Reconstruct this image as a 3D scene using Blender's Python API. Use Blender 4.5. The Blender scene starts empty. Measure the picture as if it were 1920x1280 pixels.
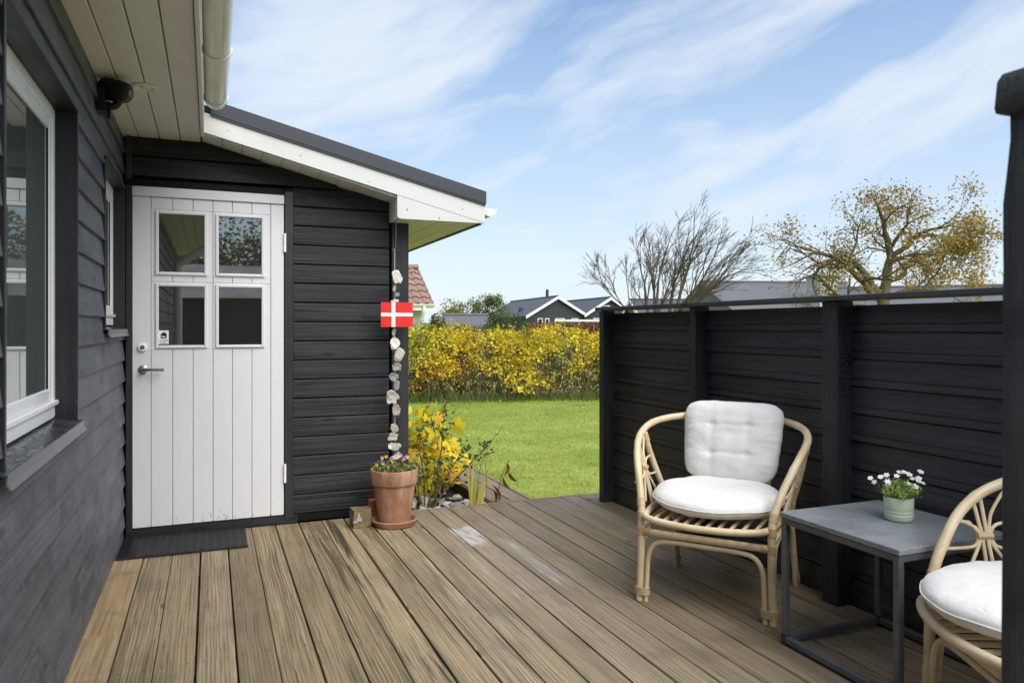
import bpy, bmesh, math, random
import numpy as np
from mathutils import Vector, Matrix, noise as mnoise

random.seed(7)
RNG = np.random.default_rng(11)
scene = bpy.context.scene
COL = scene.collection
R = math.radians

# ------------------------------------------------------------------ camera
YAW = 22.168
cam_d = bpy.data.cameras.new('camera')
cam = bpy.data.objects.new('camera', cam_d)
COL.objects.link(cam)
cam.location = (0, 0, 1.27)
cam.rotation_euler = (R(90), 0, -R(YAW))
cam_d.lens = 26.0
cam_d.sensor_width = 36.0
cam_d.shift_y = -27.0 / 1920.0
cam_d.clip_start = 0.05
cam_d.clip_end = 900
cam_d.dof.use_dof = True
cam_d.dof.focus_distance = 4.2
cam_d.dof.aperture_fstop = 8.0
scene.camera = cam
FWD = Vector((math.sin(R(YAW)), math.cos(R(YAW)), 0))
RGT = Vector((math.cos(R(YAW)), -math.sin(R(YAW)), 0))

# ------------------------------------------------------------------ world, sun, exposure
SUN_EL, SUN_AZ = R(50), R(160)          # azimuth clockwise from +Y
world = bpy.data.worlds.new('World')
scene.world = world
world.use_nodes = True
wt = world.node_tree
wt.nodes.clear()


def wn(t, ins=None, **pr):
    n = wt.nodes.new(t)
    for k, v in pr.items():
        setattr(n, k, v)
    for k, v in (ins or {}).items():
        if isinstance(v, bpy.types.NodeSocket):
            wt.links.new(v, n.inputs[k])
        else:
            n.inputs[k].default_value = v
    return n


sky = wn('ShaderNodeTexSky', sky_type='NISHITA')
sky.sun_disc = False
sky.sun_elevation = SUN_EL
sky.sun_rotation = SUN_AZ
sky.altitude = 0
sky.air_density = 1.0
sky.dust_density = 0.6
sky.ozone_density = 2.2
gen = wn('ShaderNodeTexCoord').outputs['Generated']
# wispy cirrus: noise over the sky dome, stretched along a slanted wind direction
wind = Vector((math.cos(R(-6)), math.sin(R(-6)), 0))
ax_u = (RGT * 0.93 + Vector((0, 0, 1)) * 0.34).normalized()
ax_v = (Vector((0, 0, 1)) * 0.94 - RGT * 0.34).normalized()
du = wn('ShaderNodeVectorMath', {0: gen, 1: tuple(ax_u)}, operation='DOT_PRODUCT').outputs['Value']
dv = wn('ShaderNodeVectorMath', {0: gen, 1: tuple(ax_v)}, operation='DOT_PRODUCT').outputs['Value']
df = wn('ShaderNodeVectorMath', {0: gen, 1: tuple(FWD)}, operation='DOT_PRODUCT').outputs['Value']
pc = wn('ShaderNodeCombineXYZ', {0: du, 1: dv, 2: df}).outputs[0]
warp = wn('ShaderNodeTexNoise', {'Vector': pc, 'Scale': 3.0, 'Detail': 3.0})
wv = wn('ShaderNodeVectorMath', {0: warp.outputs['Color'], 1: (0.5, 0.5, 0.5)}, operation='SUBTRACT').outputs[0]
wv = wn('ShaderNodeVectorMath', {0: wv, 'Scale': 0.13}, operation='SCALE').outputs[0]
pw = wn('ShaderNodeVectorMath', {0: pc, 1: wv}, operation='ADD').outputs[0]
m1 = wn('ShaderNodeMapping', {'Vector': pw, 'Location': (2.6, 5.1, 1.1), 'Scale': (1.5, 5.2, 1.0)}).outputs[0]
c1 = wn('ShaderNodeTexNoise', {'Vector': m1, 'Scale': 1.7, 'Detail': 4.0, 'Roughness': 0.50}).outputs['Fac']
m2 = wn('ShaderNodeMapping', {'Vector': pw, 'Location': (1.1, 6.2, 0.6), 'Scale': (2.4, 13.0, 1.6)}).outputs[0]
c2 = wn('ShaderNodeTexNoise', {'Vector': m2, 'Scale': 2.4, 'Detail': 8.0, 'Roughness': 0.62}).outputs['Fac']
cs = wn('ShaderNodeMath', {0: c2, 1: 0.22}, operation='MULTIPLY').outputs[0]
cs = wn('ShaderNodeMath', {0: c1, 1: cs}, operation='ADD').outputs[0]
cr = wn('ShaderNodeMapRange', {'Value': cs, 'From Min': 0.35, 'From Max': 0.80, 'To Min': 0.0, 'To Max': 0.93},
        interpolation_type='SMOOTHSTEP').outputs[0]
# thin even veil of high haze over the whole sky, thicker low down as air really is
sepz = wn('ShaderNodeSeparateXYZ', {0: gen}).outputs[2]
veil = wn('ShaderNodeMapRange', {'Value': sepz, 'From Min': 0.0, 'From Max': 0.42, 'To Min': 0.88, 'To Max': 0.26}).outputs[0]
cmask = wn('ShaderNodeMath', {0: cr, 1: veil}, operation='MAXIMUM').outputs[0]
skyb = wn('ShaderNodeHueSaturation', {'Saturation': 1.32, 'Value': 0.88, 'Color': sky.outputs[0]}).outputs[0]
skyc = wn('ShaderNodeMix', {0: cmask, 6: skyb, 7: (3.85, 4.25, 4.75, 1)}, data_type='RGBA').outputs[2]
bg = wn('ShaderNodeBackground', {'Color': skyc, 'Strength': 0.055})
wt.links.new(bg.outputs[0], wn('ShaderNodeOutputWorld').inputs[0])

sun_d = bpy.data.lights.new('sun', 'SUN')
sun_d.energy = 1.35
sun_d.angle = R(60)
sun_d.color = (1.0, 0.95, 0.88)
sun = bpy.data.objects.new('sun', sun_d)
COL.objects.link(sun)
sdir = Vector((math.sin(SUN_AZ) * math.cos(SUN_EL), math.cos(SUN_AZ) * math.cos(SUN_EL), math.sin(SUN_EL)))
sun.rotation_euler = sdir.to_track_quat('Z', 'Y').to_euler()
sun.location = (5, -8, 12)

vs = scene.view_settings
vs.view_transform = 'Standard'
vs.look = 'None'
vs.exposure = 1.93
vs.gamma = 1.0
vs.use_curve_mapping = False
scene.cycles.max_bounces = 8
scene.cycles.diffuse_bounces = 4
scene.cycles.glossy_bounces = 4
scene.cycles.use_denoising = True

# ------------------------------------------------------------------ object helpers
WL = {}


def _link(o, parent, world_loc):
    COL.objects.link(o)
    wl = Vector(world_loc)
    WL[o.name] = wl
    if parent is not None:
        o.parent = parent
        o.location = wl - WL[parent.name]
    else:
        o.location = wl
    return o


def tag(o, label=None, cat=None, group=None, kind=None):
    if label: o['label'] = label
    if cat: o['category'] = cat
    if group: o['group'] = group
    if kind: o['kind'] = kind
    return o


def thing(name, label, cat, loc, group=None, parent=None):
    o = bpy.data.objects.new(name, None)
    o.empty_display_size = 0.1
    _link(o, parent, loc)
    return tag(o, label, cat, group)


def part_root(name, parent, loc):
    o = bpy.data.objects.new(name, None)
    o.empty_display_size = 0.05
    return _link(o, parent, loc)


def mesh_obj(name, me, parent, loc):
    return _link(bpy.data.objects.new(name, me), parent, loc)


class MB:
    """collects vertices and faces of ONE piece in world (or thing-local) coordinates"""
    def __init__(s):
        s.v = []; s.f = []

    def add(s, vs_, fs_):
        b = len(s.v)
        s.v.extend([tuple(p) for p in vs_])
        s.f.extend([tuple(i + b for i in q) for q in fs_])
        return s

    def box(s, x0, x1, y0, y1, z0, z1):
        v = [(x0, y0, z0), (x1, y0, z0), (x1, y1, z0), (x0, y1, z0), (x0, y0, z1), (x1, y0, z1), (x1, y1, z1), (x0, y1, z1)]
        f = [(0, 3, 2, 1), (4, 5, 6, 7), (0, 1, 5, 4), (1, 2, 6, 5), (2, 3, 7, 6), (3, 0, 4, 7)]
        return s.add(v, f)

    def bar(s, a, b, w, h, up=Vector((0, 0, 1))):
        a = Vector(a); b = Vector(b); d = (b - a).normalized()
        sd = d.cross(up)
        if sd.length < 1e-4: sd = d.cross(Vector((0, 1, 0)))
        sd.normalize(); u = sd.cross(d)
        v = [p + sd * (i * w / 2) + u * (j * h / 2) for p in (a, b) for i, j in ((-1, -1), (1, -1), (1, 1), (-1, 1))]
        return s.add(v, [(0, 1, 2, 3), (7, 6, 5, 4), (0, 4, 5, 1), (1, 5, 6, 2), (2, 6, 7, 3), (3, 7, 4, 0)])

    def prism(s, prof, origin, ax_l, length, ax_a, ax_b):
        """profile (a,b) extruded along ax_l"""
        o = Vector(origin); l = Vector(ax_l); A = Vector(ax_a); B = Vector(ax_b); n = len(prof)
        v = [o + A * a + B * b + l * t for t in (0, length) for a, b in prof]
        f = [tuple(range(n)), tuple(range(2 * n - 1, n - 1, -1))]
        f += [(i, i + n, (i + 1) % n + n, (i + 1) % n) for i in range(n)]
        return s.add(v, f)

    def tube(s, pts, rad, n=8, cap=True):
        P = [Vector(p) for p in pts]
        if not isinstance(rad, (list, tuple)): rad = [rad] * len(P)
        b = len(s.v); u = None
        for i, p in enumerate(P):
            d = (P[min(i + 1, len(P) - 1)] - P[max(i - 1, 0)])
            d = d.normalized() if d.length > 1e-9 else Vector((0, 0, 1))
            if u is None:
                u = d.orthogonal().normalized()
            else:
                u = (u - d * u.dot(d))
                u = u.normalized() if u.length > 1e-6 else d.orthogonal().normalized()
            w = d.cross(u)
            for k in range(n):
                t = 2 * math.pi * k / n
                s.v.append(tuple(p + (u * math.cos(t) + w * math.sin(t)) * rad[i]))
        for i in range(len(P) - 1):
            for k in range(n):
                a = b + i * n + k; c = b + i * n + (k + 1) % n
                s.f.append((a, c, c + n, a + n))
        if cap:
            s.f.append(tuple(b + k for k in range(n - 1, -1, -1)))
            e = b + (len(P) - 1) * n
            s.f.append(tuple(e + k for k in range(n)))
        return s

    def lathe(s, prof, n=32, c=(0, 0, 0), sx=1.0, sy=1.0, closed=False):
        b = len(s.v)
        for r, z in prof:
            for k in range(n):
                t = 2 * math.pi * k / n
                s.v.append((c[0] + r * sx * math.cos(t), c[1] + r * sy * math.sin(t), c[2] + z))
        m = len(prof)
        for i in range(m - 1):
            for k in range(n):
                a = b + i * n + k; d = b + i * n + (k + 1) % n
                s.f.append((a, d, d + n, a + n))
        s.f.append(tuple(b + k for k in range(n - 1, -1, -1)))
        s.f.append(tuple(b + (m - 1) * n + k for k in range(n)))
        return s

    def mesh(s, name, mat, origin=(0, 0, 0), smooth=False, sharp=40):
        me = bpy.data.meshes.new(name)
        o = origin
        me.from_pydata([(x - o[0], y - o[1], z - o[2]) for x, y, z in s.v], [], s.f)
        bm = bmesh.new(); bm.from_mesh(me)
        bmesh.ops.recalc_face_normals(bm, faces=bm.faces)
        bm.to_mesh(me); bm.free()
        if mat: me.materials.append(mat)
        if smooth:
            me.polygons.foreach_set('use_smooth', [True] * len(me.polygons))
            me.set_sharp_from_angle(angle=R(sharp))
        return me

    def build(s, name, mat, parent=None, origin=None, smooth=False, sharp=40):
        if origin is None:
            a = np.array(s.v); origin = tuple((a.min(0) + a.max(0)) / 2)
        return mesh_obj(name, s.mesh(name, mat, origin, smooth, sharp), parent, origin)


_cb = {}


def cbox_mesh(sx, sy, sz, mat, c):
    key = (round(sx, 4), round(sy, 4), round(sz, 4), mat.name, c)
    if key in _cb: return _cb[key]
    bm = bmesh.new()
    bmesh.ops.create_cube(bm, size=1.0)
    bmesh.ops.scale(bm, vec=(sx, sy, sz), verts=bm.verts)
    if c > 0:
        bmesh.ops.bevel(bm, geom=list(bm.edges), offset=c, segments=1, affect='EDGES', profile=0.5)
    me = bpy.data.meshes.new('board')
    bm.to_mesh(me); bm.free()
    me.materials.append(mat)
    _cb[key] = me
    return me


def board(name, x0, x1, y0, y1, z0, z1, mat, parent=None, c=0.002):
    me = cbox_mesh(x1 - x0, y1 - y0, z1 - z0, mat, c)
    return mesh_obj(name, me, parent, ((x0 + x1) / 2, (y0 + y1) / 2, (z0 + z1) / 2))


def catmull(P, k=6, closed=False):
    P = [Vector(p) for p in P]; out = []; n = len(P)
    rng = range(n if closed else n - 1)
    for i in rng:
        if closed:
            a, b, c, d = P[(i - 1) % n], P[i], P[(i + 1) % n], P[(i + 2) % n]
        else:
            a, b, c, d = P[max(i - 1, 0)], P[i], P[i + 1], P[min(i + 2, n - 1)]
        for j in range(k):
            t = j / k
            out.append(0.5 * ((2 * b) + (c - a) * t + (2 * a - 5 * b + 4 * c - d) * t * t + (3 * b - a - 3 * c + d) * t ** 3))
    out.append(P[0] if closed else P[-1])
    return out


# ------------------------------------------------------------------ material helpers
class Mat:
    def __init__(s, name):
        s.m = bpy.data.materials.new(name)
        s.m.use_nodes = True
        s.t = s.m.node_tree
        s.b = s.t.nodes['Principled BSDF']

    def set(s, inp, v):
        if isinstance(v, bpy.types.NodeSocket):
            s.t.links.new(v, inp)
        else:
            if inp.type == 'RGBA' and len(v) == 3: v = tuple(v) + (1,)
            inp.default_value = v

    def n(s, t, ins=None, **pr):
        n = s.t.nodes.new(t)
        for k, v in pr.items(): setattr(n, k, v)
        for k, v in (ins or {}).items(): s.set(n.inputs[k], v)
        return n

    def math(s, op, a, b=0.0, clamp=False):
        n = s.n('ShaderNodeMath', {0: a, 1: b}, operation=op)
        n.use_clamp = clamp
        return n.outputs[0]

    def vec(s, op, a, b):
        return s.n('ShaderNodeVectorMath', {0: a, 1: b}, operation=op).outputs[0]

    def noise(s, vec, scale=1.0, detail=4.0, rough=0.55, dist=0.0, col=False):
        n = s.n('ShaderNodeTexNoise', {'Vector': vec, 'Scale': scale, 'Detail': detail, 'Roughness': rough, 'Distortion': dist})
        return n.outputs['Color' if col else 'Fac']

    def mr(s, v, a, b, c=0.0, d=1.0, smooth=True):
        return s.n('ShaderNodeMapRange', {'Value': v, 'From Min': a, 'From Max': b, 'To Min': c, 'To Max': d},
                   interpolation_type='SMOOTHSTEP' if smooth else 'LINEAR').outputs[0]

    def ramp(s, fac, stops):
        n = s.n('ShaderNodeValToRGB', {0: fac})
        e = n.color_ramp.elements
        while len(e) < len(stops): e.new(0.5)
        for i, (p, c) in enumerate(stops):
            e[i].position = p
            e[i].color = tuple(c) + (1,) if len(c) == 3 else c
        return n.outputs[0]

    def mix(s, f, a, b, blend='MIX'):
        n = s.n('ShaderNodeMix', data_type='RGBA', blend_type=blend)
        s.set(n.inputs[0], f); s.set(n.inputs[6], a); s.set(n.inputs[7], b)
        return n.outputs[2]

    def rnd(s):
        return s.n('ShaderNodeObjectInfo').outputs['Random']

    def obj(s, rand=True):
        o = s.n('ShaderNodeTexCoord').outputs['Object']
        if not rand: return o
        r = s.rnd()
        off = s.n('ShaderNodeCombineXYZ', {0: s.math('MULTIPLY', r, 37.3), 1: s.math('MULTIPLY', r, 91.7), 2: s.math('MULTIPLY', r, 53.1)}).outputs[0]
        return s.vec('ADD', o, off)

    def pos(s):
        return s.n('ShaderNodeNewGeometry').outputs['Position']

    def xyz(s, v):
        return s.n('ShaderNodeSeparateXYZ', {0: v}).outputs

    def attr(s, name):
        return s.n('ShaderNodeAttribute', attribute_name=name).outputs['Fac']

    def bump(s, h, strength=0.5, dist=0.002):
        return s.n('ShaderNodeBump', {'Height': h, 'Strength': strength, 'Distance': dist}).outputs[0]

    def out(s, color=None, rough=None, normal=None, spec=None, metal=None, **kw):
        for k, v in (('Base Color', color), ('Roughness', rough), ('Normal', normal), ('Specular IOR Level', spec), ('Metallic', metal)):
            if v is not None: s.set(s.b.inputs[k], v)
        for k, v in kw.items(): s.set(s.b.inputs[k], v)
        return s.m


def ax_scale(axis, along, across):
    return tuple(along if i == axis else across for i in range(3))


def plain(name, col, rough=0.5, spec=0.5, metal=0.0, var=0.12, scale=30.0, bump=0.0):
    M = Mat(name)
    p = M.obj()
    n1 = M.noise(p, scale, 5, 0.6)
    n2 = M.noise(p, scale * 0.13, 3, 0.5)
    f = M.math('ADD', M.math('MULTIPLY', n1, 0.5), M.math('MULTIPLY', n2, 0.5))
    c = M.ramp(f, [(0.3, tuple(x * (1 - var) for x in col)), (0.7, tuple(min(1, x * (1 + var)) for x in col))])
    nm = M.bump(n1, bump, 0.002) if bump else None
    return M.out(c, M.mr(n2, 0.3, 0.7, rough * 0.85, min(1, rough * 1.15)), nm, spec, metal)


def black_wood(name, axis, base=(0.016, 0.018, 0.021), light=(0.045, 0.048, 0.053), rough=0.5, grain=0.8, drips=0.0, spec=0.45, wear=0.0):
    """weathered black-painted timber; the fibres run along `axis`"""
    M = Mat(name)
    p = M.obj()
    q = M.vec('MULTIPLY', p, ax_scale(axis, 2.2, 95.0))
    g = M.noise(q, 1.0, 6, 0.62, 0.4)
    q2 = M.vec('MULTIPLY', p, ax_scale(axis, 0.9, 26.0))
    g2 = M.noise(q2, 1.0, 4, 0.55, 0.8)
    big = M.noise(p, 2.1, 3, 0.5)
    fine = M.noise(p, 260.0, 2, 0.5)
    f = M.math('ADD', M.math('MULTIPLY', g, 0.55), M.math('MULTIPLY', g2, 0.45))
    f = M.math('ADD', f, M.math('MULTIPLY', M.math('SUBTRACT', big, 0.5), 0.35))
    c = M.ramp(f, [(0.34, base), (0.52, tuple(a * 0.6 + b * 0.4 for a, b in zip(base, light))), (0.72, light)])
    # knots
    kq = M.vec('MULTIPLY', p, ax_scale(axis, 2.3, 9.0))
    kv = M.n('ShaderNodeTexVoronoi', {'Vector': kq, 'Scale': 1.0}).outputs['Distance']
    kn = M.mr(kv, 0.16, 0.07, 0.0, 0.75)
    c = M.mix(kn, c, tuple(x * 0.45 for x in base))
    # pale nicks in the paint
    sp = M.noise(M.vec('MULTIPLY', p, ax_scale(axis, 34.0, 60.0)), 1.0, 2, 0.4)
    c = M.mix(M.mr(sp, 0.79, 0.83, 0.0, 0.55), c, (0.22, 0.22, 0.21))
    # fine pale fibres standing out of the weathered face
    fb = M.noise(M.vec('MULTIPLY', p, ax_scale(axis, 3.5, 320.0)), 1.0, 4, 0.6)
    c = M.mix(M.mr(fb, 0.56, 0.74, 0.0, 0.55), c, tuple(min(1, x * 1.5) for x in light))
    if wear:
        w1 = M.noise(M.vec('MULTIPLY', p, ax_scale(axis, 5.0, 14.0)), 1.0, 6, 0.7)
        c = M.mix(M.mr(w1, 0.62, 0.80, 0.0, wear), c, tuple(min(1, x * 2.2) for x in light))
        w2_ = M.noise(M.vec('MULTIPLY', p, ax_scale(axis, 16.0, 30.0)), 1.0, 3, 0.5)
        c = M.mix(M.mr(w2_, 0.765, 0.80, 0.0, 0.5), c, (0.30, 0.30, 0.29))
    if drips:
        bl = M.noise(M.vec('MULTIPLY', p, (2.2, 2.2, 4.0)), 1.6, 6, 0.68, 0.7)
        c = M.mix(M.mr(bl, 0.46, 0.66, 0.0, drips), c, tuple(x * 0.55 for x in base))
        d = M.noise(M.vec('MULTIPLY', p, (11.0, 11.0, 4.0)), 1.3, 5, 0.62, 2.2)
        c = M.mix(M.mr(d, 0.60, 0.70, 0.0, drips * 0.75), c, tuple(x * 0.35 for x in base))
        d2 = M.noise(p, 17.0, 6, 0.7, 1.2)
        c = M.mix(M.mr(d2, 0.58, 0.74, 0.0, 0.35), c, tuple(min(1, x * 1.3) for x in light))
    hv = M.math('ADD', M.math('MULTIPLY', g, 0.7), M.math('MULTIPLY', fine, 0.25))
    hv = M.math('ADD', hv, M.math('MULTIPLY', g2, 0.6))
    r = M.mr(big, 0.3, 0.7, rough * 0.85, rough * 1.2)
    return M.out(c, r, M.bump(hv, grain, 0.004), spec)


def white_wood(name, axis, col=(0.74, 0.74, 0.72), dirt=0.25, rough=0.42):
    M = Mat(name)
    p = M.obj()
    g = M.noise(M.vec('MULTIPLY', p, ax_scale(axis, 2.0, 60.0)), 1.0, 5, 0.6)
    b = M.noise(p, 3.0, 4, 0.6)
    b2 = M.noise(p, 22.0, 5, 0.65)
    c = M.mix(M.mr(b, 0.42, 0.75, 0, dirt), col, tuple(x * y for x, y in zip(col, (0.80, 0.79, 0.74))))
    c = M.mix(M.mr(b2, 0.60, 0.78, 0, dirt), c, tuple(x * y for x, y in zip(col, (0.78, 0.75, 0.68))))
    sp = M.noise(p, 120.0, 2, 0.5)
    c = M.mix(M.mr(sp, 0.77, 0.81, 0, 0.7), c, (0.16, 0.14, 0.11))
    return M.out(c, rough, M.bump(M.math('ADD', g, M.math('MULTIPLY', b2, 0.3)), 0.18, 0.002), 0.45)


# ---- black paint
M_SHED = black_wood('black_paint_shed', 0, (0.006, 0.0066, 0.0078), (0.042, 0.0445, 0.049), 0.55, 1.3, spec=0.3)
M_WALL = black_wood('black_paint_house', 1, (0.070, 0.077, 0.089), (0.135, 0.144, 0.160), 0.48, 0.9, drips=0.75)
M_FENCE = black_wood('black_paint_fence', 1, (0.0075, 0.0081, 0.0098), (0.053, 0.055, 0.062), 0.42, 1.0, wear=0.5, spec=0.6)
M_POSTZ = black_wood('black_paint_upright', 2, (0.010, 0.011, 0.013), (0.036, 0.038, 0.043), 0.5, 0.8)
M_NEARPOST = black_wood('worn_post_paint', 2, (0.050, 0.058, 0.068), (0.115, 0.128, 0.145), 0.6, 0.9, drips=0.5)
M_TRIM = black_wood('black_paint_trim', 2, (0.014, 0.016, 0.018), (0.030, 0.033, 0.037), 0.42, 0.35)
M_TRIMX = black_wood('black_paint_trim_level', 0, (0.005, 0.0055, 0.0065), (0.015, 0.016, 0.018), 0.6, 0.6, spec=0.12)
M_CAP = black_wood('grey_black_rail', 1, (0.035, 0.037, 0.042), (0.085, 0.088, 0.098), 0.6, 0.6)
# ---- white
M_SOFFIT = white_wood('soffit_paint', 1, (0.86, 0.84, 0.77), 0.22, 0.5)
M_WHITE = white_wood('white_paint_level', 0, (0.62, 0.62, 0.605), 0.2)
M_DOOR = white_wood('white_paint_door', 2, (0.665, 0.675, 0.69), 0.18, 0.38)
M_FRAME = plain('white_frame', (0.84, 0.84, 0.82), 0.3, 0.5, 0, 0.03, 8.0)
M_REVEAL = black_wood('black_reveal', 2, (0.013, 0.014, 0.016), (0.024, 0.026, 0.029), 0.4, 0.25)


def gutter_mat():
    M = Mat('gutter_plastic')
    p = M.obj()
    n1 = M.noise(M.vec('MULTIPLY', p, (30, 2.0, 30)), 1.0, 5, 0.6)
    n2 = M.noise(p, 40, 5, 0.7)
    c = M.mix(M.mr(n1, 0.45, 0.75, 0, 0.5), (0.78, 0.77, 0.72), (0.46, 0.43, 0.36))
    c = M.mix(M.mr(n2, 0.58, 0.8, 0, 0.45), c, (0.30, 0.28, 0.22))
    return M.out(c, 0.28, None, 0.5)


M_GUTTER = gutter_mat()
M_ROOFEDGE = plain('roof_edge_metal', (0.030, 0.035, 0.044), 0.4, 0.5, 0.0, 0.10, 9.0)
M_BLACKPL = plain('black_plastic', (0.007, 0.007, 0.008), 0.35, 0.4, 0.0, 0.2)
M_STEEL = plain('brushed_steel', (0.42, 0.41, 0.39), 0.3, 0.5, 1.0, 0.1, 60)
M_HOOK = plain('wire', (0.30, 0.30, 0.31), 0.4, 0.5, 1.0, 0.1)
M_RUBBER = plain('rubber', (0.013, 0.014, 0.0165), 0.4, 0.6, 0.0, 0.3, 60, 0.2)
M_STRING = plain('string', (0.62, 0.60, 0.55), 0.9, 0.2)
M_ALU = plain('sill_metal', (0.17, 0.18, 0.19), 0.35, 0.5, 0.35, 0.15, 12)


def sill_wet():
    M = Mat('wet_sill')
    p = M.obj()
    n1 = M.noise(M.vec('MULTIPLY', p, (60, 14, 20)), 1.0, 4, 0.6, 1.5)
    n2 = M.noise(p, 5, 3, 0.5)
    c = M.mix(M.mr(n2, 0.35, 0.65), (0.020, 0.022, 0.024), (0.060, 0.066, 0.068))
    return M.out(c, M.mr(n1, 0.42, 0.6, 0.06, 0.35), M.bump(n1, 0.25, 0.003), 0.6)


M_SILLWET = sill_wet()


def glass_mat(name, tint, refl, rough=0.015):
    """window pane: a dark room behind a reflecting sheet of glass"""
    M = Mat(name)
    p = M.obj()
    nz = M.noise(p, 3.0, 2, 0.5)
    dif = M.n('ShaderNodeBsdfDiffuse', {'Color': tint})
    gl = M.n('ShaderNodeBsdfGlossy', {'Color': (0.92, 0.96, 0.95, 1), 'Roughness': rough, 'Normal': M.bump(nz, 0.03, 0.004)})
    fr = M.n('ShaderNodeFresnel', {'IOR': 1.52}).outputs[0]
    f = M.math('ADD', M.math('MULTIPLY', fr, 1.6), refl, True)
    mx = M.n('ShaderNodeMixShader', {0: f, 1: dif.outputs[0], 2: gl.outputs[0]})
    M.t.links.new(mx.outputs[0], M.t.nodes['Material Output'].inputs[0])
    return M.m


M_PANE = glass_mat('door_pane', (0.020, 0.020, 0.017, 1), 0.24)
M_WINGL = glass_mat('window_pane', (0.13, 0.15, 0.14, 1), 0.10)


def deck_mat(name='deck_timber', aged=1.0):
    M = Mat(name)
    p = M.obj()
    r = M.rnd()
    wp = M.pos()
    w = M.xyz(wp)
    # knots pull the grain sideways
    kv = M.n('ShaderNodeTexVoronoi', {'Vector': M.vec('MULTIPLY', p, (7.0, 2.4, 0.0)), 'Scale': 1.0, 'Randomness': 1.0})
    ksel = M.mr(M.xyz(kv.outputs['Color'])[0], 0.52, 0.54)
    kv = M.math('ADD', kv.outputs['Distance'], M.math('SUBTRACT', 1.0, ksel))
    knot = M.mr(kv, 0.20, 0.0, 0.0, 1.0)
    px = M.xyz(p)
    warp = M.noise(M.vec('MULTIPLY', p, (9.0, 1.6, 3.0)), 1.0, 3, 0.5)
    gx = M.math('ADD', px[0], M.math('MULTIPLY', M.math('SUBTRACT', warp, 0.5), 0.022))
    gx = M.math('ADD', gx, M.math('MULTIPLY', knot, 0.012))
    gp = M.n('ShaderNodeCombineXYZ', {0: gx, 1: px[1], 2: px[2]}).outputs[0]
    wave = M.n('ShaderNodeTexWave', {'Vector': M.vec('MULTIPLY', gp, (1.0, 0.035, 0.2)), 'Scale': 21.0, 'Distortion': 3.5,
                                     'Detail': 3.0, 'Detail Scale': 1.4, 'Detail Roughness': 0.6}, wave_type='BANDS', bands_direction='X').outputs['Fac']
    g1 = M.noise(M.vec('MULTIPLY', gp, (165.0, 1.5, 20.0)), 1.0, 6, 0.66, 0.1)
    fib = M.noise(M.vec('MULTIPLY', gp, (420.0, 6.0, 60.0)), 1.0, 3, 0.6)
    f = M.math('ADD', M.math('MULTIPLY', wave, 0.10), M.math('MULTIPLY', g1, 0.72))
    f = M.math('ADD', f, M.math('MULTIPLY', fib, 0.30))
    f = M.math('ADD', 0.565, M.math('MULTIPLY', M.math('SUBTRACT', f, 0.565), M.mr(M.math('FRACT', M.math('MULTIPLY', r, 3.7)), 0.0, 1.0, 0.55, 1.15, False)))
    brown = M.ramp(f, [(0.37, (0.125, 0.097, 0.056)), (0.51, (0.255, 0.199, 0.122)), (0.60, (0.365, 0.292, 0.190)), (0.76, (0.48, 0.40, 0.28))])
    grey = M.ramp(f, [(0.37, (0.130, 0.109, 0.085)), (0.51, (0.235, 0.199, 0.156)), (0.60, (0.325, 0.278, 0.222)), (0.76, (0.43, 0.378, 0.315))])
    big = M.noise(wp, 0.9, 3, 0.5)
    gsel = M.math('ADD', M.mr(w[0], 0.7, 1.7, 0.0, 0.75), M.math('MULTIPLY', M.math('SUBTRACT', big, 0.5), 0.9), True)
    gsel = M.math('ADD', gsel, M.math('MULTIPLY', M.math('SUBTRACT', r, 0.5), 0.8), True)
    c = M.mix(M.math('MULTIPLY', gsel, 0.8), brown, grey)
    c = M.mix(1.0, c, (0.86, 0.825, 0.755), 'MULTIPLY')
    # per-board tone
    tone = M.mr(r, 0, 1, 0.74, 1.14, False)
    c = M.mix(1.0, c, M.n('ShaderNodeCombineColor', {0: tone, 1: tone, 2: tone}).outputs[0], 'MULTIPLY')
    # long dark weathering streaks following the fibre
    st = M.noise(M.vec('MULTIPLY', gp, (26.0, 0.9, 5.0)), 1.0, 5, 0.6, 0.6)
    zone = M.math('MULTIPLY', M.mr(w[0], 0.20, 0.55, 0.35, 1.0), M.mr(w[0], 0.95, 1.4, 1.0, 0.25))
    r2 = M.math('FRACT', M.math('MULTIPLY', r, 7.13))
    zone = M.math('MULTIPLY', zone, M.mr(r2, 0.0, 1.0, 0.35, 1.15, False))
    c = M.mix(M.math('MULTIPLY', M.mr(st, 0.47, 0.66), M.math('MULTIPLY', zone, 1.0)), c, (0.052, 0.042, 0.025))
    # broad tone drifting along each board
    dr_ = M.noise(M.vec('MULTIPLY', p, (5.0, 0.8, 1.0)), 1.0, 4, 0.6)
    c = M.mix(M.mr(dr_, 0.42, 0.72, 0.0, 0.55), c, M.mix(1.0, c, (0.62, 0.62, 0.63), 'MULTIPLY'))
    dr2 = M.noise(M.vec('MULTIPLY', p, (8.0, 1.3, 1.0)), 1.7, 4, 0.6)
    c = M.mix(M.mr(dr2, 0.50, 0.75, 0.0, 0.5), c, M.mix(1.0, c, (1.28, 1.24, 1.18), 'MULTIPLY'))
    # drying cracks
    ck = M.noise(M.vec('MULTIPLY', gp, (210.0, 2.1, 9.0)), 1.0, 3, 0.55, 0.4)
    crack = M.mr(ck, 0.635, 0.67)
    c = M.mix(M.math('MULTIPLY', crack, 0.75), c, (0.035, 0.028, 0.020))
    # knots: dark ring
    kd = M.mr(kv, 0.075, 0.045)
    kr = M.math('MULTIPLY', M.mr(kv, 0.115, 0.08), M.mr(kv, 0.03, 0.07))
    c = M.mix(M.math('MULTIPLY', kd, 0.45), c, (0.095, 0.068, 0.043))
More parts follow.
